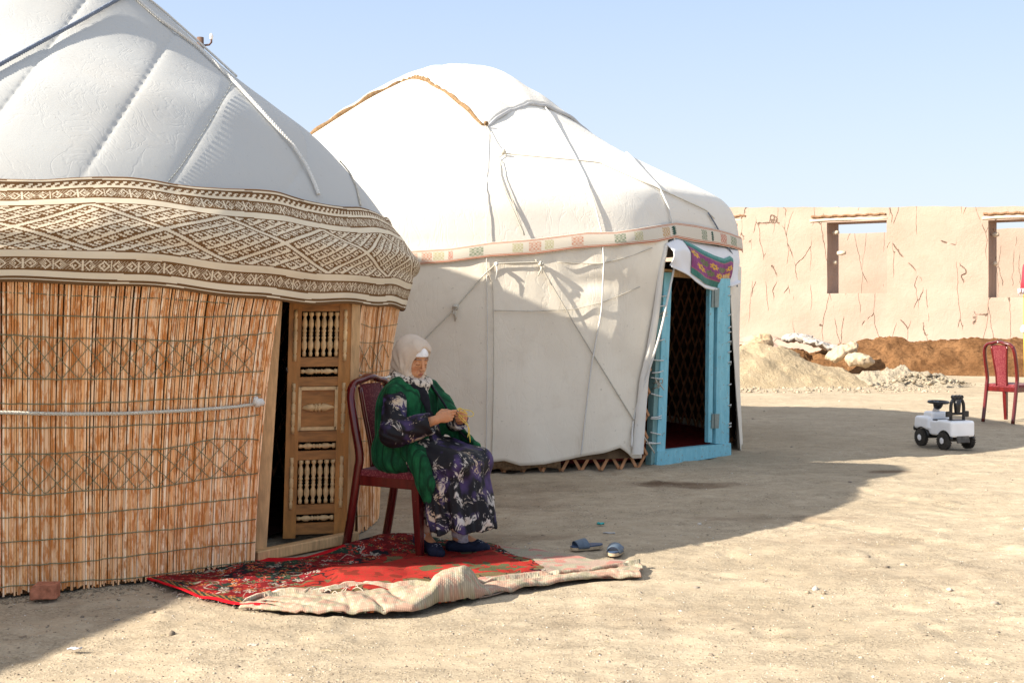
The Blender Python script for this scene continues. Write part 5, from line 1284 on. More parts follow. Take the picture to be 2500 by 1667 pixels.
# ================================================================== brick and litter
bk = Field((-.1, -.07, -.01), (.1, .07, .10), .004); rbox(bk, (0, 0, .036), (.125, .085, .074), .006, 0); bk.ell((.03, -.05, .02), (.05, .012, .03), k=.01, carve=True); bk.ell((-.07, .0, .07), (.022, .08, .02), k=.01, carve=True)
V, F = bk.mesh(); V = V+fbm(V[:, 0]*60, V[:, 1]*60+V[:, 2]*45, 3, 5)[:, None]*.0016
o = mesh('brick', V, F, simple('fired_brick', (.38, .15, .09), .95, .1, .3, 40, .6, .004), None, True); o.location = tuple(G(105, 1462)+np.array([0, .03, 0])); o.rotation_euler = (0, 0, R(6)); tag(o, 'broken orange brick on the ground by the reed wall', 'brick')
def scrap(name, px, r_, col, label, cat, rz=0, h=.006, ln=2.2):
    V = []; F = []
    for i in range(5):
        for j in range(5): V.append(((i/4-.5)*r_*ln, (j/4-.5)*r_, h*(1+math.sin(i*2.1+j*1.3))*.6+.003+rng.uniform(0, h*.5)))
    o = mesh(name, V, gridF(5, 5), simple(name+'_mat', col, .6, .3), None, True); o.modifiers.new('t', 'SOLIDIFY').thickness = .0015; o.location = tuple(G(*px)); o.rotation_euler = (0, 0, rz); return tag(o, label, cat)
scrap('plastic_scrap', (1466, 1283), .022, (.05, .42, .42), 'tiny turquoise plastic scrap on the shaded ground behind the slippers', 'litter', .3, .015)
scrap('paper_scrap', (1487, 1302), .03, (.4, .4, .4), 'small white paper scrap on the shaded ground above the right slipper', 'litter', -.2, .004, 2.5)
scrap('paper_scrap', (182, 1586), .022, (.48, .48, .52), 'little white scrap in the sun in front of the reed wall', 'litter', .2, .006, 2.6)
scrap('paper_scrap', (618, 1578), .022, (.42, .38, .33), 'pale flat chip on the sunny ground in front of the rug', 'litter', .1, .008, 2)
# dark damp patch in the yard
# ================================================================== rug
topB = [(352, 1408), (380, 1411), (425, 1398), (498, 1387), (594, 1366), (723, 1368), (818, 1354), (925, 1329), (1005, 1319), (1080, 1322), (1190, 1331), (1256, 1341), (1368, 1352), (1452, 1373), (1559, 1374)]
botB = [(352, 1416), (403, 1441), (498, 1466), (610, 1487), (695, 1495), (835, 1499), (935, 1498), (1020, 1492), (1060, 1478), (1172, 1460), (1284, 1434), (1396, 1420), (1486, 1411), (1540, 1411), (1564, 1411)]
tB = np.array([G(*q) for q in topB]); bB = np.array([G(*q) for q in botB]); k0 = np.linspace(0, 1, len(topB))
nu, nv = 520, 230; U_ = np.linspace(0, 1, nu); W_ = np.linspace(0, 1, nv)
T3 = np.stack([np.interp(U_, k0, tB[:, i]) for i in range(3)], -1); B3 = np.stack([np.interp(U_, k0, bB[:, i]) for i in range(3)], -1)
Q = T3[:, None, :]*(1-W_[None, :, None])+B3[:, None, :]*W_[None, :, None]
wav = .012+.020*np.maximum(0, fbm(Q[..., 0]*2.2, Q[..., 1]*2.6, 3, 61))+.008*fbm(Q[..., 0]*7, Q[..., 1]*7, 2, 63)
wav += .035*np.exp(-((W_[None]-.05)/.10)**2)*np.exp(-((U_[:, None]-.50)/.13)**2)+.03*np.exp(-((U_[:, None]-.08)/.05)**2)*W_[None]*.6
wav += .025*np.exp(-((W_[None]-(.70))/.08)**2)*np.exp(-((U_[:, None]-.42)/.22)**2)
wav = np.maximum(wav, .006); Q[..., 2] = wav
# colours laid out on the rug itself
sx_ = 1250+FPX*Q[..., 0]/Q[..., 1]; sy_ = HOR+FPX*(EYE-.01)/Q[..., 1]
gx = Q[..., 0]; gy = Q[..., 1]
def inpoly(px, py, poly):
    ins = np.zeros(px.shape, bool); j = len(poly)-1
    for i in range(len(poly)):
        xi, yi = poly[i]; xj, yj = poly[j]; c = ((yi > py) != (yj > py)) & (px < (xj-xi)*(py-yi)/(yj-yi+1e-9)+xi); ins ^= c; j = i
    return ins
ctr = [tuple(G(*q)[:2]) for q in [(768, 1448), (820, 1402), (900, 1382), (992, 1366), (1100, 1356), (1205, 1352), (1270, 1372), (1312, 1396), (1240, 1408), (1165, 1414), (1120, 1420), (1000, 1424), (900, 1440), (840, 1452)]]
inner = [tuple(G(*q)[:2]) for q in [(700, 1452), (760, 1412), (830, 1388), (960, 1358), (1080, 1347), (1200, 1345), (1290, 1368), (1330, 1396), (1240, 1414), (1165, 1425), (1100, 1436), (900, 1455), (800, 1470)]]
beige = [tuple(G(*q)[:2]) for q in [(1200, 1320), (1230, 1348), (1300, 1372), (1335, 1400), (1250, 1412), (1160, 1424), (1172, 1480), (1600, 1430), (1620, 1360), (1400, 1330)]]
C_ = np.zeros(Q.shape)
cell = 26.0
palette = np.array([(.02, .045, .03), (.02, .02, .02), (.30, .02, .02), (.45, .10, .03), (.50, .45, .38), (.06, .10, .05), (.035, .02, .035), (.42, .03, .03)])
# floral field: mirrored small motifs
def motif(x, y, sc_, seed):
    i = np.floor(x*sc_); j = np.floor(y*sc_); fx, fy = x*sc_-i-.5, y*sc_-j-.5; jx, jy = (hash2(i, j, seed)-.5)*.5, (hash2(i, j, seed+1)-.5)*.5
    r_ = np.hypot(fx-jx, fy-jy); a_ = np.arctan2(fy-jy, fx-jx); pet = .20+.15*np.sin(a_*5+hash2(i, j, seed+2)*6); return r_, pet, hash2(i, j, seed+3)
wx = gx+.02*fbm(gx*6, gy*6, 2, 5); wy = gy+.02*fbm(gx*6+4, gy*6, 2, 6)
C_[:] = np.where((fbm(gx*4, gy*4, 2, 70) > .0)[..., None], (.16, .014, .016), (.025, .045, .032))
vine = np.abs(fbm(gx*7, gy*7, 2, 71)) < .045; C_[vine] = (.26, .02, .02); vine = np.abs(fbm(gx*5+9, gy*5, 2, 73)) < .025; C_[vine] = (.35, .28, .22)
C_[fbm(gx*9, gy*9, 2, 75) > .42] = (.02, .018, .022)
for sc_, sd_ in ((9.5, 81), (15, 91)):
    r_, pet, h_ = motif(wx, wy, sc_, sd_); m_ = r_ < pet
    pk = np.array([(.45, .05, .03), (.42, .36, .30), (.50, .16, .05), (.30, .02, .03), (.10, .14, .06), (.5, .05, .04)])[np.minimum((h_*6).astype(int), 5)]
    C_[m_] = pk[m_]; m2 = r_ < pet*.45; C_[m2] = (.03, .03, .03); m3 = r_ < pet*.2; C_[m3] = (.5, .4, .3)
ii = inpoly(gx, gy, inner); C_[ii] = np.where((fbm(gx*12, gy*12, 2, 77) > 0)[ii][:, None], (.34, .03, .022), (.16, .12, .06)); nn2 = ii & (np.abs(fbm(gx*14, gy*14, 2, 79)) < .1); C_[nn2] = (.03, .02, .02)
cc = inpoly(gx+.02*fbm(gx*9, gy*9, 2, 3), gy+.02*fbm(gx*9+5, gy*9, 2, 3), ctr); C_[cc] = (.38, .032, .026)
sp = cc & (hash2(np.floor(gx*90), np.floor(gy*90), 5) > .8); C_[sp] = (.27, .05, .03); sp = cc & (fbm(gx*17, gy*17, 2, 85) > .5); C_[sp] = (.20, .03, .02)
sp = cc & (inpoly(gx, gy, [tuple(G(*q)[:2]) for q in [(990, 1400), (1080, 1378), (1180, 1375), (1290, 1390), (1250, 1405), (1120, 1412)]])) & (fbm(gx*20, gy*20, 2, 87) > .05); C_[sp] = (.10, .10, .05)
bb = inpoly(gx, gy, beige); C_[bb] = (.42, .31, .25); q2 = bb & (fbm(gx*9, gy*12, 3, 95) > .12); C_[q2] = (.46, .22, .18); q2 = bb & (fbm(gx*13, gy*15, 3, 97) > .35); C_[q2] = (.36, .32, .24)
st_ = bb & ((np.floor(gx*140)+np.floor(gy*140)) % 2 == 0); C_[st_] *= .85
# red selvedge along the upper left and the lower left edges, striped guard beside it
wdm = np.linalg.norm(B3-T3, axis=1)[:, None]; dt = W_[None]*wdm; db_ = (1-W_[None])*wdm; Um = U_[:, None]+0*dt
red = ((dt < .075) & (Um < .44)) | ((db_ < .055) & (Um < .24)) | (Um < .02); guard = ((db_ >= .055) & (db_ < .15) & (Um < .24))
gs = ((gx*1.0+gy*.6)*36) % 1 < .45; C_[guard & gs] = (.28, .14, .05); C_[guard & ~gs] = (.03, .045, .03); C_[red] = (.62, .012, .022)
M_rugm = vcol('wool_pile', .95, .05, 160, .35, .6, .006)
FF = gridF(nu, nv); Cf = C_[:-1, :-1].reshape(-1, 3)
rug = thing('rug', 'worn red and dark green floral rug spread crookedly under the chair', 'rug', Q[nu//2, nv//2]*np.array([1, 1, 0]))
ro = np.array(rug.location)
pile = mesh('pile', Q.reshape(-1, 3), FF[:, ::-1], M_rugm, rug, True, Cf, ro); md = pile.modifiers.new('t', 'SOLIDIFY'); md.thickness = .007; md.offset = -1
# the turned-over front edge: underside up, with a puffed hump
n = N('rug_underside'); v = n.coord(); a = n.attr(); w1 = n.wave(34, v, .8, 'X'); w2 = n.wave(30, v, .8, 'Y'); w = n.math('MULTIPLY', w1, w2); c = n.mix(1.0, a, n.ramp(w, [(.03, .76), (.5, 1.0)]), 'MULTIPLY'); n.bump(w, .4, .003); M_back = n.fin(c, .95, .05)
fr = [(590, 1486, 1478, .006), (640, 1492, 1462, .012), (700, 1497, 1452, .018), (780, 1499, 1450, .022), (822, 1499, 1442, .022), (840, 1499, 1436, .026), (900, 1499, 1434, .03), (960, 1498, 1436, .032), (1010, 1496, 1430, .04), (1048, 1484, 1415, .07), (1068, 1478, 1408, .125), (1085, 1476, 1406, .135), (1130, 1470, 1408, .135), (1150, 1466, 1412, .11), (1165, 1463, 1425, .055), (1185, 1458, 1432, .03), (1284, 1436, 1418, .02), (1396, 1421, 1408, .02), (1486, 1412, 1396, .02), (1566, 1412, 1380, .018)]
fr = np.array(fr, float); nu2, nv2 = 300, 34; xi = np.linspace(fr[0, 0], fr[-1, 0], nu2); V = []; C2 = []
for i, x in enumerate(xi):
    yb, yt, hh = [np.interp(x, fr[:, 0], fr[:, k]) for k in (1, 2, 3)]; a_ = G(x, yb); b_ = G(x, yt, 0); tw = .5+.5*np.sin(x*.02)
    # depth covered on the ground: shorter where the hump stands up
    dep = np.clip((b_-a_)[1], .03, 1.0)*np.interp(x, [590, 1010, 1060, 1150, 1200, 1566], [1, .9, .45, .45, 1, 1])
    dv_ = (b_-a_)/max(np.linalg.norm(b_-a_), 1e-6)
    for j in range(nv2):
        w = j/(nv2-1); prof_ = math.sin(min(w*1.0, 1)**.55*math.pi)**.55 if w < 1 else 0
        z = .008+hh*(prof_*.9+.1)*(1+.12*math.sin(x*.05+w*4)); 
        if w > .85: z = z*(1)+.022
        p = a_+dv_*dep*w+np.array([.01*math.sin(w*9+x*.03), 0, 0]); p[2] = z+.004*float(vn(np.array(x*.08), np.array(w*6)))-.010*abs(math.sin(x*.031+w*5+2*float(vn(np.array(x*.01), np.array(w*2)))))**6; V.append(p)
        c = np.array((.40, .345, .26))*(1+.25*float(vn(np.array(x*.9), np.array(w*9)))); q = float(fbm(np.array(p[0]*26), np.array(p[1]*30+w*6), 3, 99))
        if q > .15: c = np.array((.42, .27, .20))
        if q < -.35: c = np.array((.33, .29, .20))
        if w > .93 and x < 1200: c = np.array((.60, .52, .42))
        C2.append(c)
flap = mesh('turned_edge', np.array(V), gridF(nu2, nv2)[:, ::-1], M_back, rug, True, np.array(C2), ro); flap.modifiers.new('t', 'SOLIDIFY').thickness = .008
M_thr = simple('loose_thread', (.55, .45, .38), .9, .1)
for k in range(10):
    p = G(745+k*14+rng.uniform(-6, 6), 1462+rng.uniform(-14, 10)); p[2] = .035; q = p+np.array([rng.uniform(-.06, .06), rng.uniform(-.04, .04), rng.uniform(-.01, .01)]); m_ = (p+q)/2+np.array([0, 0, .012]); b = MB(); b.sweep(catmull([p, m_, q], 4), .0020, 4); b.build('loose_thread', M_thr, rug, False, ro)
b = MB()
for k in range(60):
    u_ = rng.uniform(.02, .25); p = B3[int(u_*nu)]+np.array([0, 0, .01]); q = p+np.array([rng.uniform(-.02, .01), -rng.uniform(.01, .035), -.004]); b.sweep([p, q], .0013, 3)
o = b.build('fringe', M_thr, rug, False, ro); o['kind'] = 'stuff'
# pale cord on the fold
# ================================================================== the seated woman (local frame: x forward, y to her left, z up)
WO = CH.copy(); WA = CHA
person = thing('person', 'seated elderly woman in a green velvet vest and pale headscarf working yellow yarn', 'person', WO, WA)
def hd_axes(yaw, pitch):   # head frame columns: forward, left, up
    return rotz(yaw) @ roty(pitch)
HM = hd_axes(R(-12), R(18)); HC = np.array([.045, -.012, 1.128])
def H(x, y, z): return HC+HM @ np.array([x, y, z])
bf = Field((-.26, -.40, -.02), (.56, .40, 1.27), .0032)
# head
bf.ell(H(-.01, 0, .015), (.092, .074, .092), HM, .004)
bf.ell(H(.030, 0, -.035), (.062, .061, .075), HM, .03); bf.ell(H(.040, 0, -.080), (.048, .047, .036), HM, .025); bf.ell(H(.072, 0, -.103), (.018, .020, .016), HM, .018)
for s in (-1, 1):
    bf.ell(H(.060, s*.038, -.034), (.024, .021, .020), HM, .015)           # cheekbone
    bf.ell(H(.050, s*.036, -.070), (.026, .022, .028), HM, .02)            # jowl
    bf.ell(H(.084, s*.028, .014), (.010, .024, .008), HM, .012)            # brow
    bf.ell(H(.099, s*.031, -.008), (.012, .016, .009), HM, .008, carve=True)
    bf.ell(H(.0805, s*.031, -.009), (.0125, .0165, .0125), HM, .003)       # closed lid
    bf.ell(H(.0785, s*.031, -.024), (.012, .017, .008), HM, .006)           # bag under the eye
    bf.ell(H(.0, s*.074, -.012), (.014, .006, .028), HM, .004)             # ear
bf.cone(H(.092, 0, .004), H(.112, 0, -.036), .0075, .0095, .010); bf.ell(H(.114, 0, -.040), (.0105, .0115, .0095), HM, .005)
for s in (-1, 1): bf.ell(H(.103, s*.0125, -.043), (.0095, .0075, .007), HM, .004); bf.ell(H(.110, s*.006, -.0505), (.004, .003, .003), HM, .002, carve=True)
bf.ell(H(.088, 0, -.070), (.014, .026, .018), HM, .012)
bf.ell(H(.098, 0, -.0665), (.0065, .021, .0042), HM, .003); bf.ell(H(.0965, 0, -.0765), (.007, .018, .0052), HM, .003); bf.ell(H(.105, 0, -.0715), (.006, .022, .0014), HM, .0015, carve=True)
# neck and trunk
bf.cone(H(-.012, 0, -.06), (.045, 0, .975), .05, .054, .02)
bf.ell((.02, 0, .86), (.10, .175, .15), k=.03); bf.ell((.015, 0, .68), (.13, .165, .17), k=.05); bf.ell((-.03, 0, .55), (.15, .18, .12), k=.05)
SH = {s: np.array([.035, s*.160, .915]) for s in (-1, 1)}
EL = {-1: np.array([.095, -.262, .705]), 1: np.array([.14, .25, .73])}
WR = {-1: np.array([.325, -.185, .785]), 1: np.array([.355, .055, .775])}
HN = {-1: np.array([.400, -.140, .808]), 1: np.array([.425, -.012, .800])}
for s in (-1, 1):
    bf.cone((.03, s*.05, .955), SH[s], .050, .040, .02); bf.chain([SH[s], EL[s]], [.044, .038], .02); bf.chain([EL[s], EL[s]*.45+WR[s]*.55, WR[s]], [.041, .035, .0245], .012)
    bf.chain([(-.03, s*.09, .54), (.41, s*.125, .52)], [.088, .060], .03)
AN = {-1: np.array([.165, -.075, .105]), 1: np.array([.335, .045, .095])}
KN = {-1: np.array([.41, -.125, .51]), 1: np.array([.41, .125, .51])}
TO = {-1: np.array([.315, -.135, .030]), 1: np.array([.455, .120, .030])}
for s in (-1, 1):
    bf.chain([KN[s], KN[s]*.6+AN[s]*.4-np.array([.02, 0, 0]), AN[s]], [.060, .052, .034], .02); bf.chain([AN[s], TO[s]], [.034, .022], .02)
# hands: palm, five fingers each
def hand(f, wr, hc, s):
    """s=-1 right (near) hand; fingers reach for each other and pinch the yarn"""
    d = hc-wr; d /= np.linalg.norm(d); up = np.array([0, 0, 1.]); side = np.cross(up, d); side /= np.linalg.norm(side); nrm = np.cross(d, side)
    # s=-1: thumb side up and towards her left hand
    M_ = np.stack([d, side, nrm], -1); W = lambda a, b_, c: wr+M_ @ np.array([a, b_*(1 if s < 0 else -1), c])
    f.cone(wr, W(.030, 0, .0), .0225, .021, .01, fl=(side, 1.15)); f.ell(W(.055, .004, .004), (.036, .017, .034), M_, .010)
    f.ell(W(.030, .006, .022), (.022, .013, .016), M_, .008)
    tips = []
    for k, (z_, ln, cl) in enumerate(((.026, 1.0, .75), (.010, 1.06, .95), (-.007, .98, 1.15), (-.022, .80, 1.3))):
        base = W(.075-.004*k, .004, z_); p = [base]; a = .25; L_ = [.038*ln, .024*ln, .018*ln]
        for q, l_ in enumerate(L_):
            a += cl*(.35, .75, .45)[q]; pr = p[-1]-W(0, 0, 0)+wr*0; v_ = M_ @ np.array([math.cos(a), math.sin(a)*(1 if s < 0 else -1), -.12+.05*k]); p.append(p[-1]+v_*l_)
        f.chain(p, [.0088, .0078, .0070, .0060], .0025); tips.append(p[-1])
    th_ = [W(.018, .014, .026), W(.046, .024, .040), W(.072, .030, .034), W(.090, .032, .026)]
    f.chain(th_, [.0115, .0100, .0088, .0070], .003); tips.append(th_[-1]); return tips
tipR = hand(bf, WR[-1], HN[-1], -1); tipL = hand(bf, WR[1], HN[1], 1)
V, F = bf.mesh(); V = relax(V, F, 1, .35)
Hl = (V-HC) @ HM      # head-frame coordinates
sk = np.array((.56, .27, .135)); C = np.tile(sk, (len(V), 1))
hx, hy, hz_ = Hl[:, 0], Hl[:, 1], Hl[:, 2]; inh = (np.abs(hx) < .14) & (np.abs(hy) < .1) & (np.abs(hz_) < .13)
def paint(m_, c, a=1.0): C[m_] = C[m_]*(1-a)+np.array(c)*a
fr_ = inh & (hx > .04)
paint(fr_ & (np.hypot((np.abs(hy)-.04)/.02, (hz_+.045)/.02) < 1), (.47, .18, .095), .5)
for s in (-1, 1):
    yb = (hy*s-.030); paint(fr_ & (np.abs(hz_-.0150+yb*yb*7-.002) < .0038) & (np.abs(yb) < .020), (.10, .06, .045), .75)
    paint(fr_ & (np.abs(hz_+.0165-yb*yb*10) < .0022) & (np.abs(yb) < .0150), (.035, .02, .015), .9)
    paint(fr_ & (np.abs(hz_+.0295-yb*yb*9) < .0022) & (np.abs(yb) < .016), (.26, .11, .06), .5)
    nl = (hy*s-.020-(-.045-hz_)*.25); paint(fr_ & (np.abs(nl) < .0022) & (hz_ < -.042) & (hz_ > -.072), (.24, .10, .055), .35)
paint(fr_ & (hx > .085) & (np.abs(hy) < .021-np.abs(hz_+.0715)*1.2) & (hz_ < -.062) & (hz_ > -.082), (.38, .11, .085), .8)
paint(fr_ & (hx > .085) & (np.abs(hz_+.0715) < .0016) & (np.abs(hy) < .020), (.09, .03, .025), .9)
paint(fr_ & (np.abs((hz_-.035+hy*hy*3) % .011-.005) < .0010) & (hz_ > .024) & (np.abs(hy) < .03), (.27, .125, .065), .4)
hnd = (V[:, 2] > .7) & (V[:, 0] > .30); paint(hnd, (.46, .21, .11), .6)
n = N('aged_skin'); a = n.attr(); f = n.noise(60, 5, .65); f2 = n.noise(260, 3, .6); c = n.mix(n.ramp(f, [(.4, 0.0), (.7, .35)]), a, (.36, .15, .07)); n.bump(n.math('ADD', f, f2), .35, .003)
M_skin = n.fin(c, .55, .35, Subsurface_Weight=.08, Subsurface_Scale=.01)
mesh('body', V, F, M_skin, person, True, C)
# ---- printed dress
n = N('feather_print'); v = n.coord()
wd_ = n.n('ShaderNodeTexNoise'); wd_.inputs['Scale'].default_value = 5; wd_.inputs['Detail'].default_value = 2; n.l(v, wd_.inputs['Vector'])
sc_ = n.n('ShaderNodeVectorMath'); sc_.operation = 'SCALE'; sc_.inputs[3].default_value = .35; n.l(wd_.outputs['Color'], sc_.inputs[0])
ad = n.n('ShaderNodeVectorMath'); ad.operation = 'ADD'; n.l(v, ad.inputs[0]); n.l(sc_.outputs[0], ad.inputs[1])
mp = n.n('ShaderNodeMapping'); mp.inputs['Rotation'].default_value = (.5, .3, .6); mp.inputs['Scale'].default_value = (90, 90, 16); n.l(ad.outputs[0], mp.inputs[0])
st = n.n('ShaderNodeTexNoise'); st.inputs['Scale'].default_value = 1; st.inputs['Detail'].default_value = 3; n.l(mp.outputs[0], st.inputs['Vector'])
mask = n.noise(8.5, 3, .55, ad.outputs[0]); mask2 = n.noise(9, 2, .5, n.coord((1, 1, 1), (1, 2, .5))); 
pur = n.ramp(mask2, [(.50, (.008, .007, .010)), (.56, (.028, .018, .055)), (.68, (.060, .036, .115))])
fea = n.math('ADD', mask, n.math('MULTIPLY', st.outputs['Fac'], .55)); fm = n.ramp(fea, [(.855, 0.0), (.93, 1.0)])
warm = n.mix(n.ramp(n.noise(5, 2), [(.4, 0.0), (.6, 1.0)]), (.50, .47, .44), (.50, .38, .26))
c = n.mix(fm, pur, warm); n.bump(n.noise(14, 4, .6), .3, .01); M_print2 = n.fin(c, .6, .22)
df = Field((-.24, -.40, .10), (.66, .40, 1.02), .0055)
df.ell((.025, 0, .85), (.125, .19, .15), k=.02); df.ell((.03, 0, .67), (.165, .195, .18), k=.05); df.ell((-.01, 0, .55), (.14, .20, .10), k=.05)
CU = {-1: np.array([.290, -.195, .768]), 1: np.array([.325, .075, .762])}
df.ell(SH[-1]+(.01, -.01, -.03), (.066, .066, .06), k=.02)
df.chain([SH[-1]+(.005, -.020, -.028), EL[-1]+(0.0, -.008, .0), CU[-1]], [.066, .078, .060], .02); df.cone(EL[-1]+(.04, 0, -.01), CU[-1]+(-.01, 0, -.018), .062, .052, .02)
df.chain([SH[1]+(0, .01, -.04), EL[1], CU[1]], [.058, .066, .054], .02)
# cuffs open: cut flat and hollow
for s in (-1, 1):
    d = CU[s]-EL[s]; d /= np.linalg.norm(d); df.cone(CU[s]+d*.062, CU[s]+d*.20, .075, .075, .004, carve=True); df.cone(CU[s]+d*.0, CU[s]+d*.10, .036, .05, .006, carve=True)
# lap and skirt
for s in (-1, 0, 1): df.chain([(-.02, s*.10, .55), (.22, s*.115, .545), (.425, s*.125, .525)], [.10, .098, .085], .05)
def skirt(f):
    lo = np.array([.10, -.34, .10]); hi = np.array([.66, .34, .62]); sl, x, y, z = f.sub(lo, hi)
    t = np.clip((.55-z)/(.55-.16), 0, 1); cx = .335+.055*t+.02*t*t; cy = -.01-.02*t; ax = .165+.012*t; ay = .205+.018*t
    dx, dy = x-cx, y-cy; th_ = np.arctan2(dy/ay, dx/ax); rr = np.sqrt((dx/ax)**2+(dy/ay)**2)
    fold = (.020*np.sin(th_*7+1.2+z*3)+.013*np.sin(th_*12+2.0-z*5)+.006*np.sin(th_*23+z*9))*(.25+.75*t)
    d = (rr-1)*np.minimum(ax, ay)-fold; hem = .165+.012*np.sin(th_*5+1)+.010*np.sin(th_*9); d = np.maximum(d, hem-z); d = np.maximum(d, z-.535)
    f.put(sl, d*.8, .03)
    inner = (rr-.93)*np.minimum(ax, ay)-fold; inner = np.maximum(inner, z-.40); f.put(sl, inner, .004, carve=True)
skirt(df)
V, F = df.mesh(); V = relax(V, F, 1)
# crumple the cloth along its own surface
nrm = fbm(V[:, 0]*14+V[:, 2]*6, V[:, 1]*14-V[:, 2]*9, 3, 7)*.004; wr_ = np.sin(V[:, 0]*60+V[:, 2]*85+3*fbm(V[:, 1]*12, V[:, 2]*12, 2, 4))*.0035*((V[:, 2] > .66) & (np.abs(V[:, 1]) > .17))
V = V+np.stack([nrm, nrm*.5+wr_*np.sign(V[:, 1]), wr_*.4], -1)
dress = mesh('dress', V, F, M_print2, person, True)
# pale patterned trousers under the hem
tf = Field((.05, -.25, .08), (.50, .2, .32), .005)
for s in (-1, 1): tf.chain([AN[s]+(0.045, 0, .17), AN[s]+(.012, 0, .055)], [.075, .066], .01); tf.cone(AN[s]+(0, 0, -.01), AN[s]+(0, 0, -.06), .07, .07, .002, carve=True)
V, F = tf.mesh(); n = N('spotted_cloth'); k = n.vor(38, 'F1'); c = n.mix(n.ramp(k, [(.25, 1.0), (.4, 0.0)]), (.58, .50, .40), (.10, .06, .06)); M_spot = n.fin(c, .8, .1); mesh('trousers', V, F, M_spot, person, True)
# ---- green velvet vest
vf = Field((-.26, -.32, .24), (.48, .34, 1.04), .005)
vf.ell((.020, 0, .86), (.150, .215, .155), k=.02); vf.cone((.02, -.13, .955), (.02, .13, .955), .058, .058, .03); vf.ell((-.03, 0, .80), (.135, .21, .20), k=.04); vf.ell((.02, 0, .67), (.185, .232, .19), k=.05); vf.ell((-.02, 0, .565), (.165, .228, .115), k=.04)
vf.chain([(.06, -.205, .70), (.15, -.222, .62), (.245, -.236, .54), (.292, -.240, .43), (.300, -.238, .345)], [.045, .050, .062, .060, .032], .03, fl=((0, 1, 0), 2.6))
vf.chain([(.10, -.16, .62), (.22, -.19, .58), (.27, -.22, .50)], [.06, .05, .05], .03, fl=((0, 1, 0), 1.4))
vf.ell((.0, -.165, .60), (.125, .072, .10), k=.03); vf.ell((.03, -.135, .53), (.16, .105, .085), k=.03)
vf.cone((.015, -.10, .965), (.035, -.190, .935), .052, .048, .02); vf.chain([(.02, .10, .965), (.04, .185, .93), (.11, .215, .84), (.20, .185, .77)], [.052, .055, .06, .045], .02)
vf.chain([(.10, .17, .84), (.20, .17, .72), (.30, .165, .635), (.38, .165, .60)], [.055, .05, .04, .03], .03)
# opening down the front, wider at the lap
vf.chain([(.16, .0, 1.02), (.20, .015, .93), (.235, .035, .80), (.27, .055, .66), (.30, .06, .52), (.34, .06, .40)], [.050, .058, .082, .108, .135, .15], .008, carve=True)
vf.cone(H(-.01, 0, -.09), (.05, 0, 1.00), .066, .066, .01, carve=True)
vf.chain([SH[-1]+(.008, -.045, -.055), EL[-1]+(0, -.03, 0.01)], [.060, .080], .006, carve=True); vf.cone(EL[1]+(0, .02, 0), EL[1]+(0, .02, -.05), .07, .07, .006, carve=True)
vf.cone(EL[-1], CU[-1], .066, .05, .006, carve=True)
V, F = vf.mesh(); V = relax(V, F, 1)
q = np.sin((V[:, 1]*1.0+V[:, 0]*.9+.02*np.sin(V[:, 2]*25))*110); V = V+np.stack([q*.0012, q*.0016*np.sign(V[:, 1]), q*0], -1)
n = N('green_velvet'); v = n.coord(); w = n.wave(7.5, n.coord((1.0, 1.0, .12), (0, 0, .75)), 2.2); f = n.noise(18, 5, .7, n.coord((1, 1, .5))); f2 = n.noise(45, 3, .6)
c = n.ramp(f, [(.3, (.003, .030, .012)), (.5, (.005, .062, .024)), (.72, (.014, .13, .045))]); c = n.mix(n.ramp(w, [(.04, .7), (.16, 0.0)]), c, (.002, .018, .008))
n.bump(n.math('ADD', n.math('MULTIPLY', w, .7), f), .6, .008); M_velvet = n.fin(c, .75, .15, Sheen_Weight=.15, Sheen_Roughness=.4); M_velvet.node_tree.nodes['Principled BSDF'].inputs['Sheen Tint'].default_value = (.2, .7, .35, 1)
vest = mesh('vest', V, F, M_velvet, person, True)
M_lap = simple('black_lining', (.010, .009, .013), .8, .15, .3, 50, .2)
b = MB()
b.sweep(catmull([H(-.02, -.085, -.075)*0+np.array([.03, -.085, 1.000]), (.105, -.070, .985), (.150, -.050, .925), (.185, -.045, .86), (.205, -.055, .79), (.215, -.072, .70), (.245, -.100, .625)], 5), [(.026, .008)]*4+[(.030, .009)]*8+[(.014, .008)]*40, 6, up=(1, -1, .5)) if False else None
def strip(name, pts, wid, outn, m, parent, th=.006):
    p = catmull(pts, 6); k = len(p); w = np.interp(np.linspace(0, 1, k), np.linspace(0, 1, len(wid)), wid); T = np.gradient(p, axis=0); V = []
    for i in range(k):
        o_ = np.asarray(outn[0])*(1-i/(k-1))+np.asarray(outn[1])*i/(k-1); s_ = np.cross(T[i], o_); s_ /= np.linalg.norm(s_); o_ = o_/np.linalg.norm(o_)
        for a_ in (-1, -.4, .4, 1): V.append(p[i]+s_*a_*w[i]+o_*(th*.8*(1-a_*a_)))
    o = mesh(name, V, gridF(k, 4), m, parent, True); md = o.modifiers.new('t', 'SOLIDIFY'); md.thickness = th; md.offset = 0; return o
strip('lapel', [(.045, -.092, 1.005), (.105, -.082, .975), (.152, -.062, .915), (.185, -.062, .850), (.205, -.072, .775), (.222, -.090, .69), (.262, -.105, .615)], [.012, .034, .034, .018, .010, .010, .012], ((.5, -.6, .8), (1, -.5, .4)), M_lap, vest)
strip('lapel', [(.045, .088, 1.005), (.105, .082, .975), (.155, .080, .915), (.195, .100, .850), (.225, .125, .775), (.262, .150, .70), (.34, .165, .63)], [.012, .036, .036, .022, .012, .012, .016], ((.5, .6, .8), (1, .2, .6)), M_lap, vest)
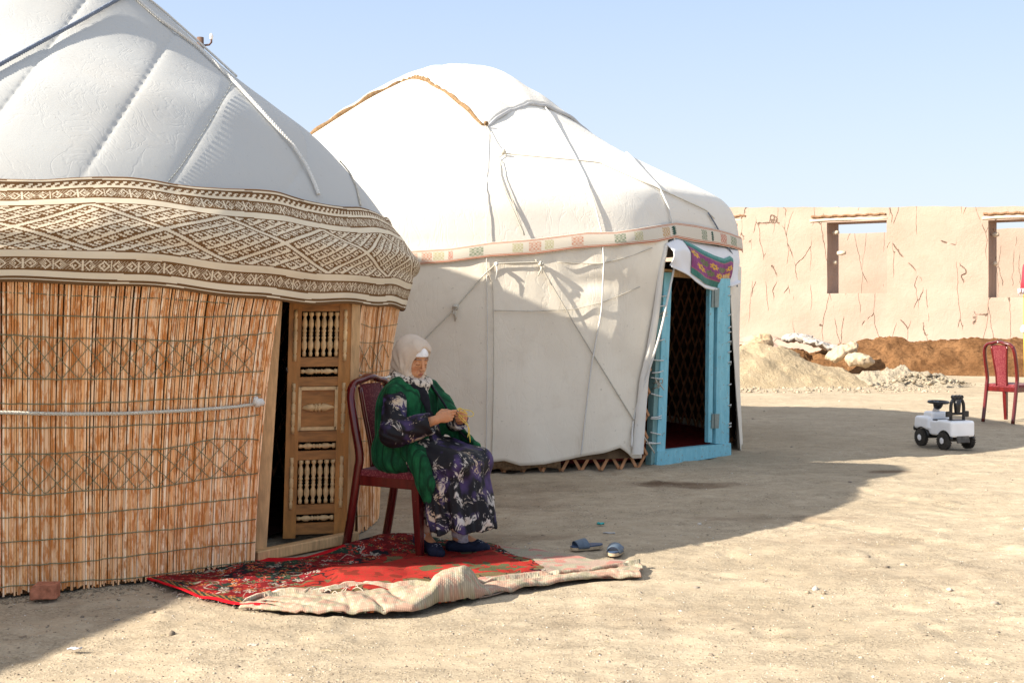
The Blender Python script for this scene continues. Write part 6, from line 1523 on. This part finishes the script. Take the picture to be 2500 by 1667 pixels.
# ---- headscarf, cap, neck scarf
sf = Field((-.16, -.16, .95), (.21, .15, 1.28), .0035)
sf.ell(H(-.014, 0, .022), (.118, .098, .110), HM, .01); sf.ell(H(.012, 0, -.045), (.086, .086, .085), HM, .03)
sf.cone(H(-.055, 0, -.02), H(-.075, 0, -.115), .075, .062, .03); sf.cone(H(.0, 0, -.075), H(.032, 0, -.122), .070, .058, .03)
sf.ell(H(.058, .004, .082), (.048, .062, .016), HM @ roty(.6), .03)               # peaked front over the brow
sf.ell(H(.108, .004, -.040), (.075, .0565, .105), HM, .006, carve=True)            # face opening
sf.ell(H(.075, .000, -.020), (.055, .0600, .080), HM, .010, carve=True)
sf.ell(H(.096, .0, .040), (.045, .055, .036), HM, .006, carve=True); sf.ell(H(.112, .0, .062), (.036, .034, .050), HM, .008, carve=True)
for s in (-1, 1): sf.chain([H(-.005, s*.074, .0), H(.020, s*.074, -.050), H(.052, s*.060, -.092), H(.086, s*.022, -.118), H(.090, 0, -.120)], [.020, .020, .021, .018, .018], .014)
sf.cone(H(-.02, 0, -.16), H(.0, 0, -.22), .09, .09, .01, carve=True)
V, F = sf.mesh(); V = relax(V, F, 1)
L_ = (V-HC) @ HM; ph = np.arctan2(L_[:, 2]+.11, L_[:, 0]-.05); fold = np.sin(ph*15+np.abs(L_[:, 1])*28)*.0035*sstep(.06, -.03, L_[:, 2])+np.sin(ph*7+1)*.0025*sstep(.09, 0, L_[:, 2]); rad = L_/np.linalg.norm(L_, axis=1)[:, None]
V = HC+(L_+rad*fold[:, None]) @ HM.T
M_scarf = simple('cream_scarf', (.54, .44, .35), .85, .1, .08, 14, .25, .003); mesh('headscarf', V, F, M_scarf, person, True)
cf = Field((-.10, -.12, 1.10), (.16, .10, 1.26), .0035); cf.ell(H(.006, 0, .030), (.094, .0775, .083), HM, .004)
cf.ell(H(.08, 0, -.04), (.12, .12, .075), HM, .004, carve=True); V, F = cf.mesh(); mesh('white_cap', V, F, simple('white_cotton_cap', (.78, .78, .80), .8, .1), person, True)
nf = Field((-.12, -.16, .92), (.22, .15, 1.08), .004)
nf.chain([(-.055, -.03, 1.035), (-.01, -.090, 1.020), (.06, -.088, 1.000), (.112, -.045, .985), (.122, .010, .978), (.10, .060, .990), (.03, .088, 1.015), (-.05, .05, 1.035)], [.030, .034, .034, .030, .028, .032, .034, .030], .012)
nf.cone((.120, -.020, .975), (.132, -.008, .935), .028, .020, .012); V, F = nf.mesh()
V = V+np.stack([0*V[:, 0], 0*V[:, 0], np.sin(V[:, 0]*120+V[:, 1]*90)*.003-.014], -1)
n = N('leaf_print_scarf'); k = n.noise(34, 4, .6); c = n.ramp(k, [(.43, (.035, .03, .03)), (.50, (.58, .50, .42))]); M_neck = n.fin(c, .8, .1); mesh('neck_scarf', V, F, M_neck, person, True)
# ---- socks and shoes
M_shoe = simple('navy_cloth_shoe', (.012, .016, .035), .75, .2, .3, 60); M_sock = simple('grey_striped_sock', (.40, .38, .42), .9, .1, .4, 50); M_beads = simple('beadwork', (.35, .36, .40), .5, .4, .6, 120); M_strp = simple('shoe_piping', (.45, .43, .44), .8, .1)
for s in (-1, 1):
    a_ = AN[s]; t_ = TO[s]; d = t_-a_; d[2] = 0; d /= np.linalg.norm(d); sd_ = np.array([-d[1], d[0], 0]); he = a_-d*.045; lift = .035 if s < 0 else 0.0
    b = Field(np.minimum(a_, t_)-.12, np.maximum(a_, t_)+.12, .005); b.chain([a_+(.01, 0, .10), a_+(0, 0, .02), a_+d*.03+(0, 0, -.03)], [.050, .043, .040], .01); V, F = b.mesh(); mesh('sock', V, F, M_sock, person, True)
    b = Field(np.minimum(a_, t_)-.13, np.maximum(a_, t_)+.13, .004); heel = np.array([he[0], he[1], .035+lift]); ball = np.array([t_[0], t_[1], .031])-d*.035; toe = np.array([t_[0], t_[1], .026])+d*.012
    b.chain([heel, (heel+ball)/2+(0, 0, .008), ball, toe], [.036, .041, .042, .028], .015); sl, x, y, z = b.sub(b.lo, b.lo+np.array(b.nn)*b.h); b.put(sl, (z-.0*x-.0*y-.004+0*x), 0.004, True) if False else None
    dz = .0045; d_ = np.broadcast_to(z-dz, b.F[sl].shape); b.put(sl, d_, .004, carve=True)
    V, F = b.mesh(); sh = mesh('shoe', V, F, M_shoe, person, True)
    b = MB(); b.sweep(catmull([a_+sd_*.040+(0, 0, -.020), a_+d*.045+sd_*.022+(0, 0, -.008), a_+d*.05-sd_*.022+(0, 0, -.008), a_-sd_*.040+(0, 0, -.020)], 5), .005, 6); b.build('piping', M_strp, sh, True)
    rr = rng; b = MB()
    for k in range(34):
        u_, v_ = rng.uniform(-.035, .03), rng.uniform(-.028, .028)
        if (u_/.036)**2+(v_/.03)**2 < 1: b.box(ball+d*(u_+.0)+sd_*v_+np.array([0, 0, math.sqrt(max(0, .0425**2-v_*v_-max(0, u_)**2*.8))]), (.006, .006, .004))
    b.build('beads', M_beads, sh, False)
# ---- yarn in her fingers (a held thing)
M_yarn = simple('yellow_yarn', (.62, .46, .10), .9, .1, .2, 90)
Rz = rotz(WA); toW = lambda p: WO+Rz @ np.asarray(p)
mid = (np.array(HN[-1])+np.array(HN[1]))/2
pts = catmull([tipR[0]+(0, 0, 0), tipR[0]+(.015, .02, .015), mid+(.045, .015, .012), tipL[0]+(0, 0, .02), HN[1]+(.030, .0, .028), HN[1]+(.040, -.01, .0), tipL[0]+(.01, 0, -.02), mid+(.048, .02, -.06), mid+(.050, .03, -.10), mid+(.060, .02, -.125), mid+(.052, .035, -.15)], 6)
b = MB(); b.sweep([toW(p) for p in pts], .0024, 6); b.sweep([toW(p) for p in catmull([tipL[0]+(.0, 0, .0), mid+(.045, .01, -.04), mid+(.050, .02, -.09), mid+(.048, .015, -.12)], 6)], .0024, 6)
o = b.build('yarn', M_yarn, None, True); tag(o, 'yellow yarn held and twisted between the fingers of the seated woman', 'yarn')
# ================================================================== neighbouring yurt out of frame on the left (its shade reaches the foreground)
Y0 = Yurt((-8.4, 4.05), [(2.9, 0), (2.9, .8), (2.92, 1.5), (2.9, 2.0), (2.7, 2.3), (2.2, 2.75), (1.7, 3.15), (1.2, 3.5), (.8, 3.85), (.45, 4.05), (.02, 4.15)])
O0 = np.array([-8.4, 4.05, 0]); yurt0 = thing('yurt', 'plain grey canvas yurt standing out of view to the left of the reed walled one', 'yurt', O0)
for nm, z0_, z1_, m_ in (('roof_cover', 1.8, Y0.top-.001, M_canvas_grey), ('wall_canvas', 0, 1.85, M_canvas_wall)):
    T_, Z_ = np.meshgrid(np.linspace(-math.pi, math.pi, 160, endpoint=False), np.linspace(z0_, z1_, 30), indexing='ij'); mesh(nm, Y0.pt(T_.ravel(), Z_.ravel(), .02*(nm == 'roof_cover')+.01*fbm(T_*4, Z_*2, 2, 3).ravel()), gridF(160, 30, True), m_, yurt0, True, org=O0)
b = MB()
for k in range(8):
    t = k*math.pi/4; b.sweep(Y0.pt(np.full(14, t), np.linspace(4.0, .05, 14), .03), .012, 6)
b.build('rope', M_rope, yurt0, True, O0)
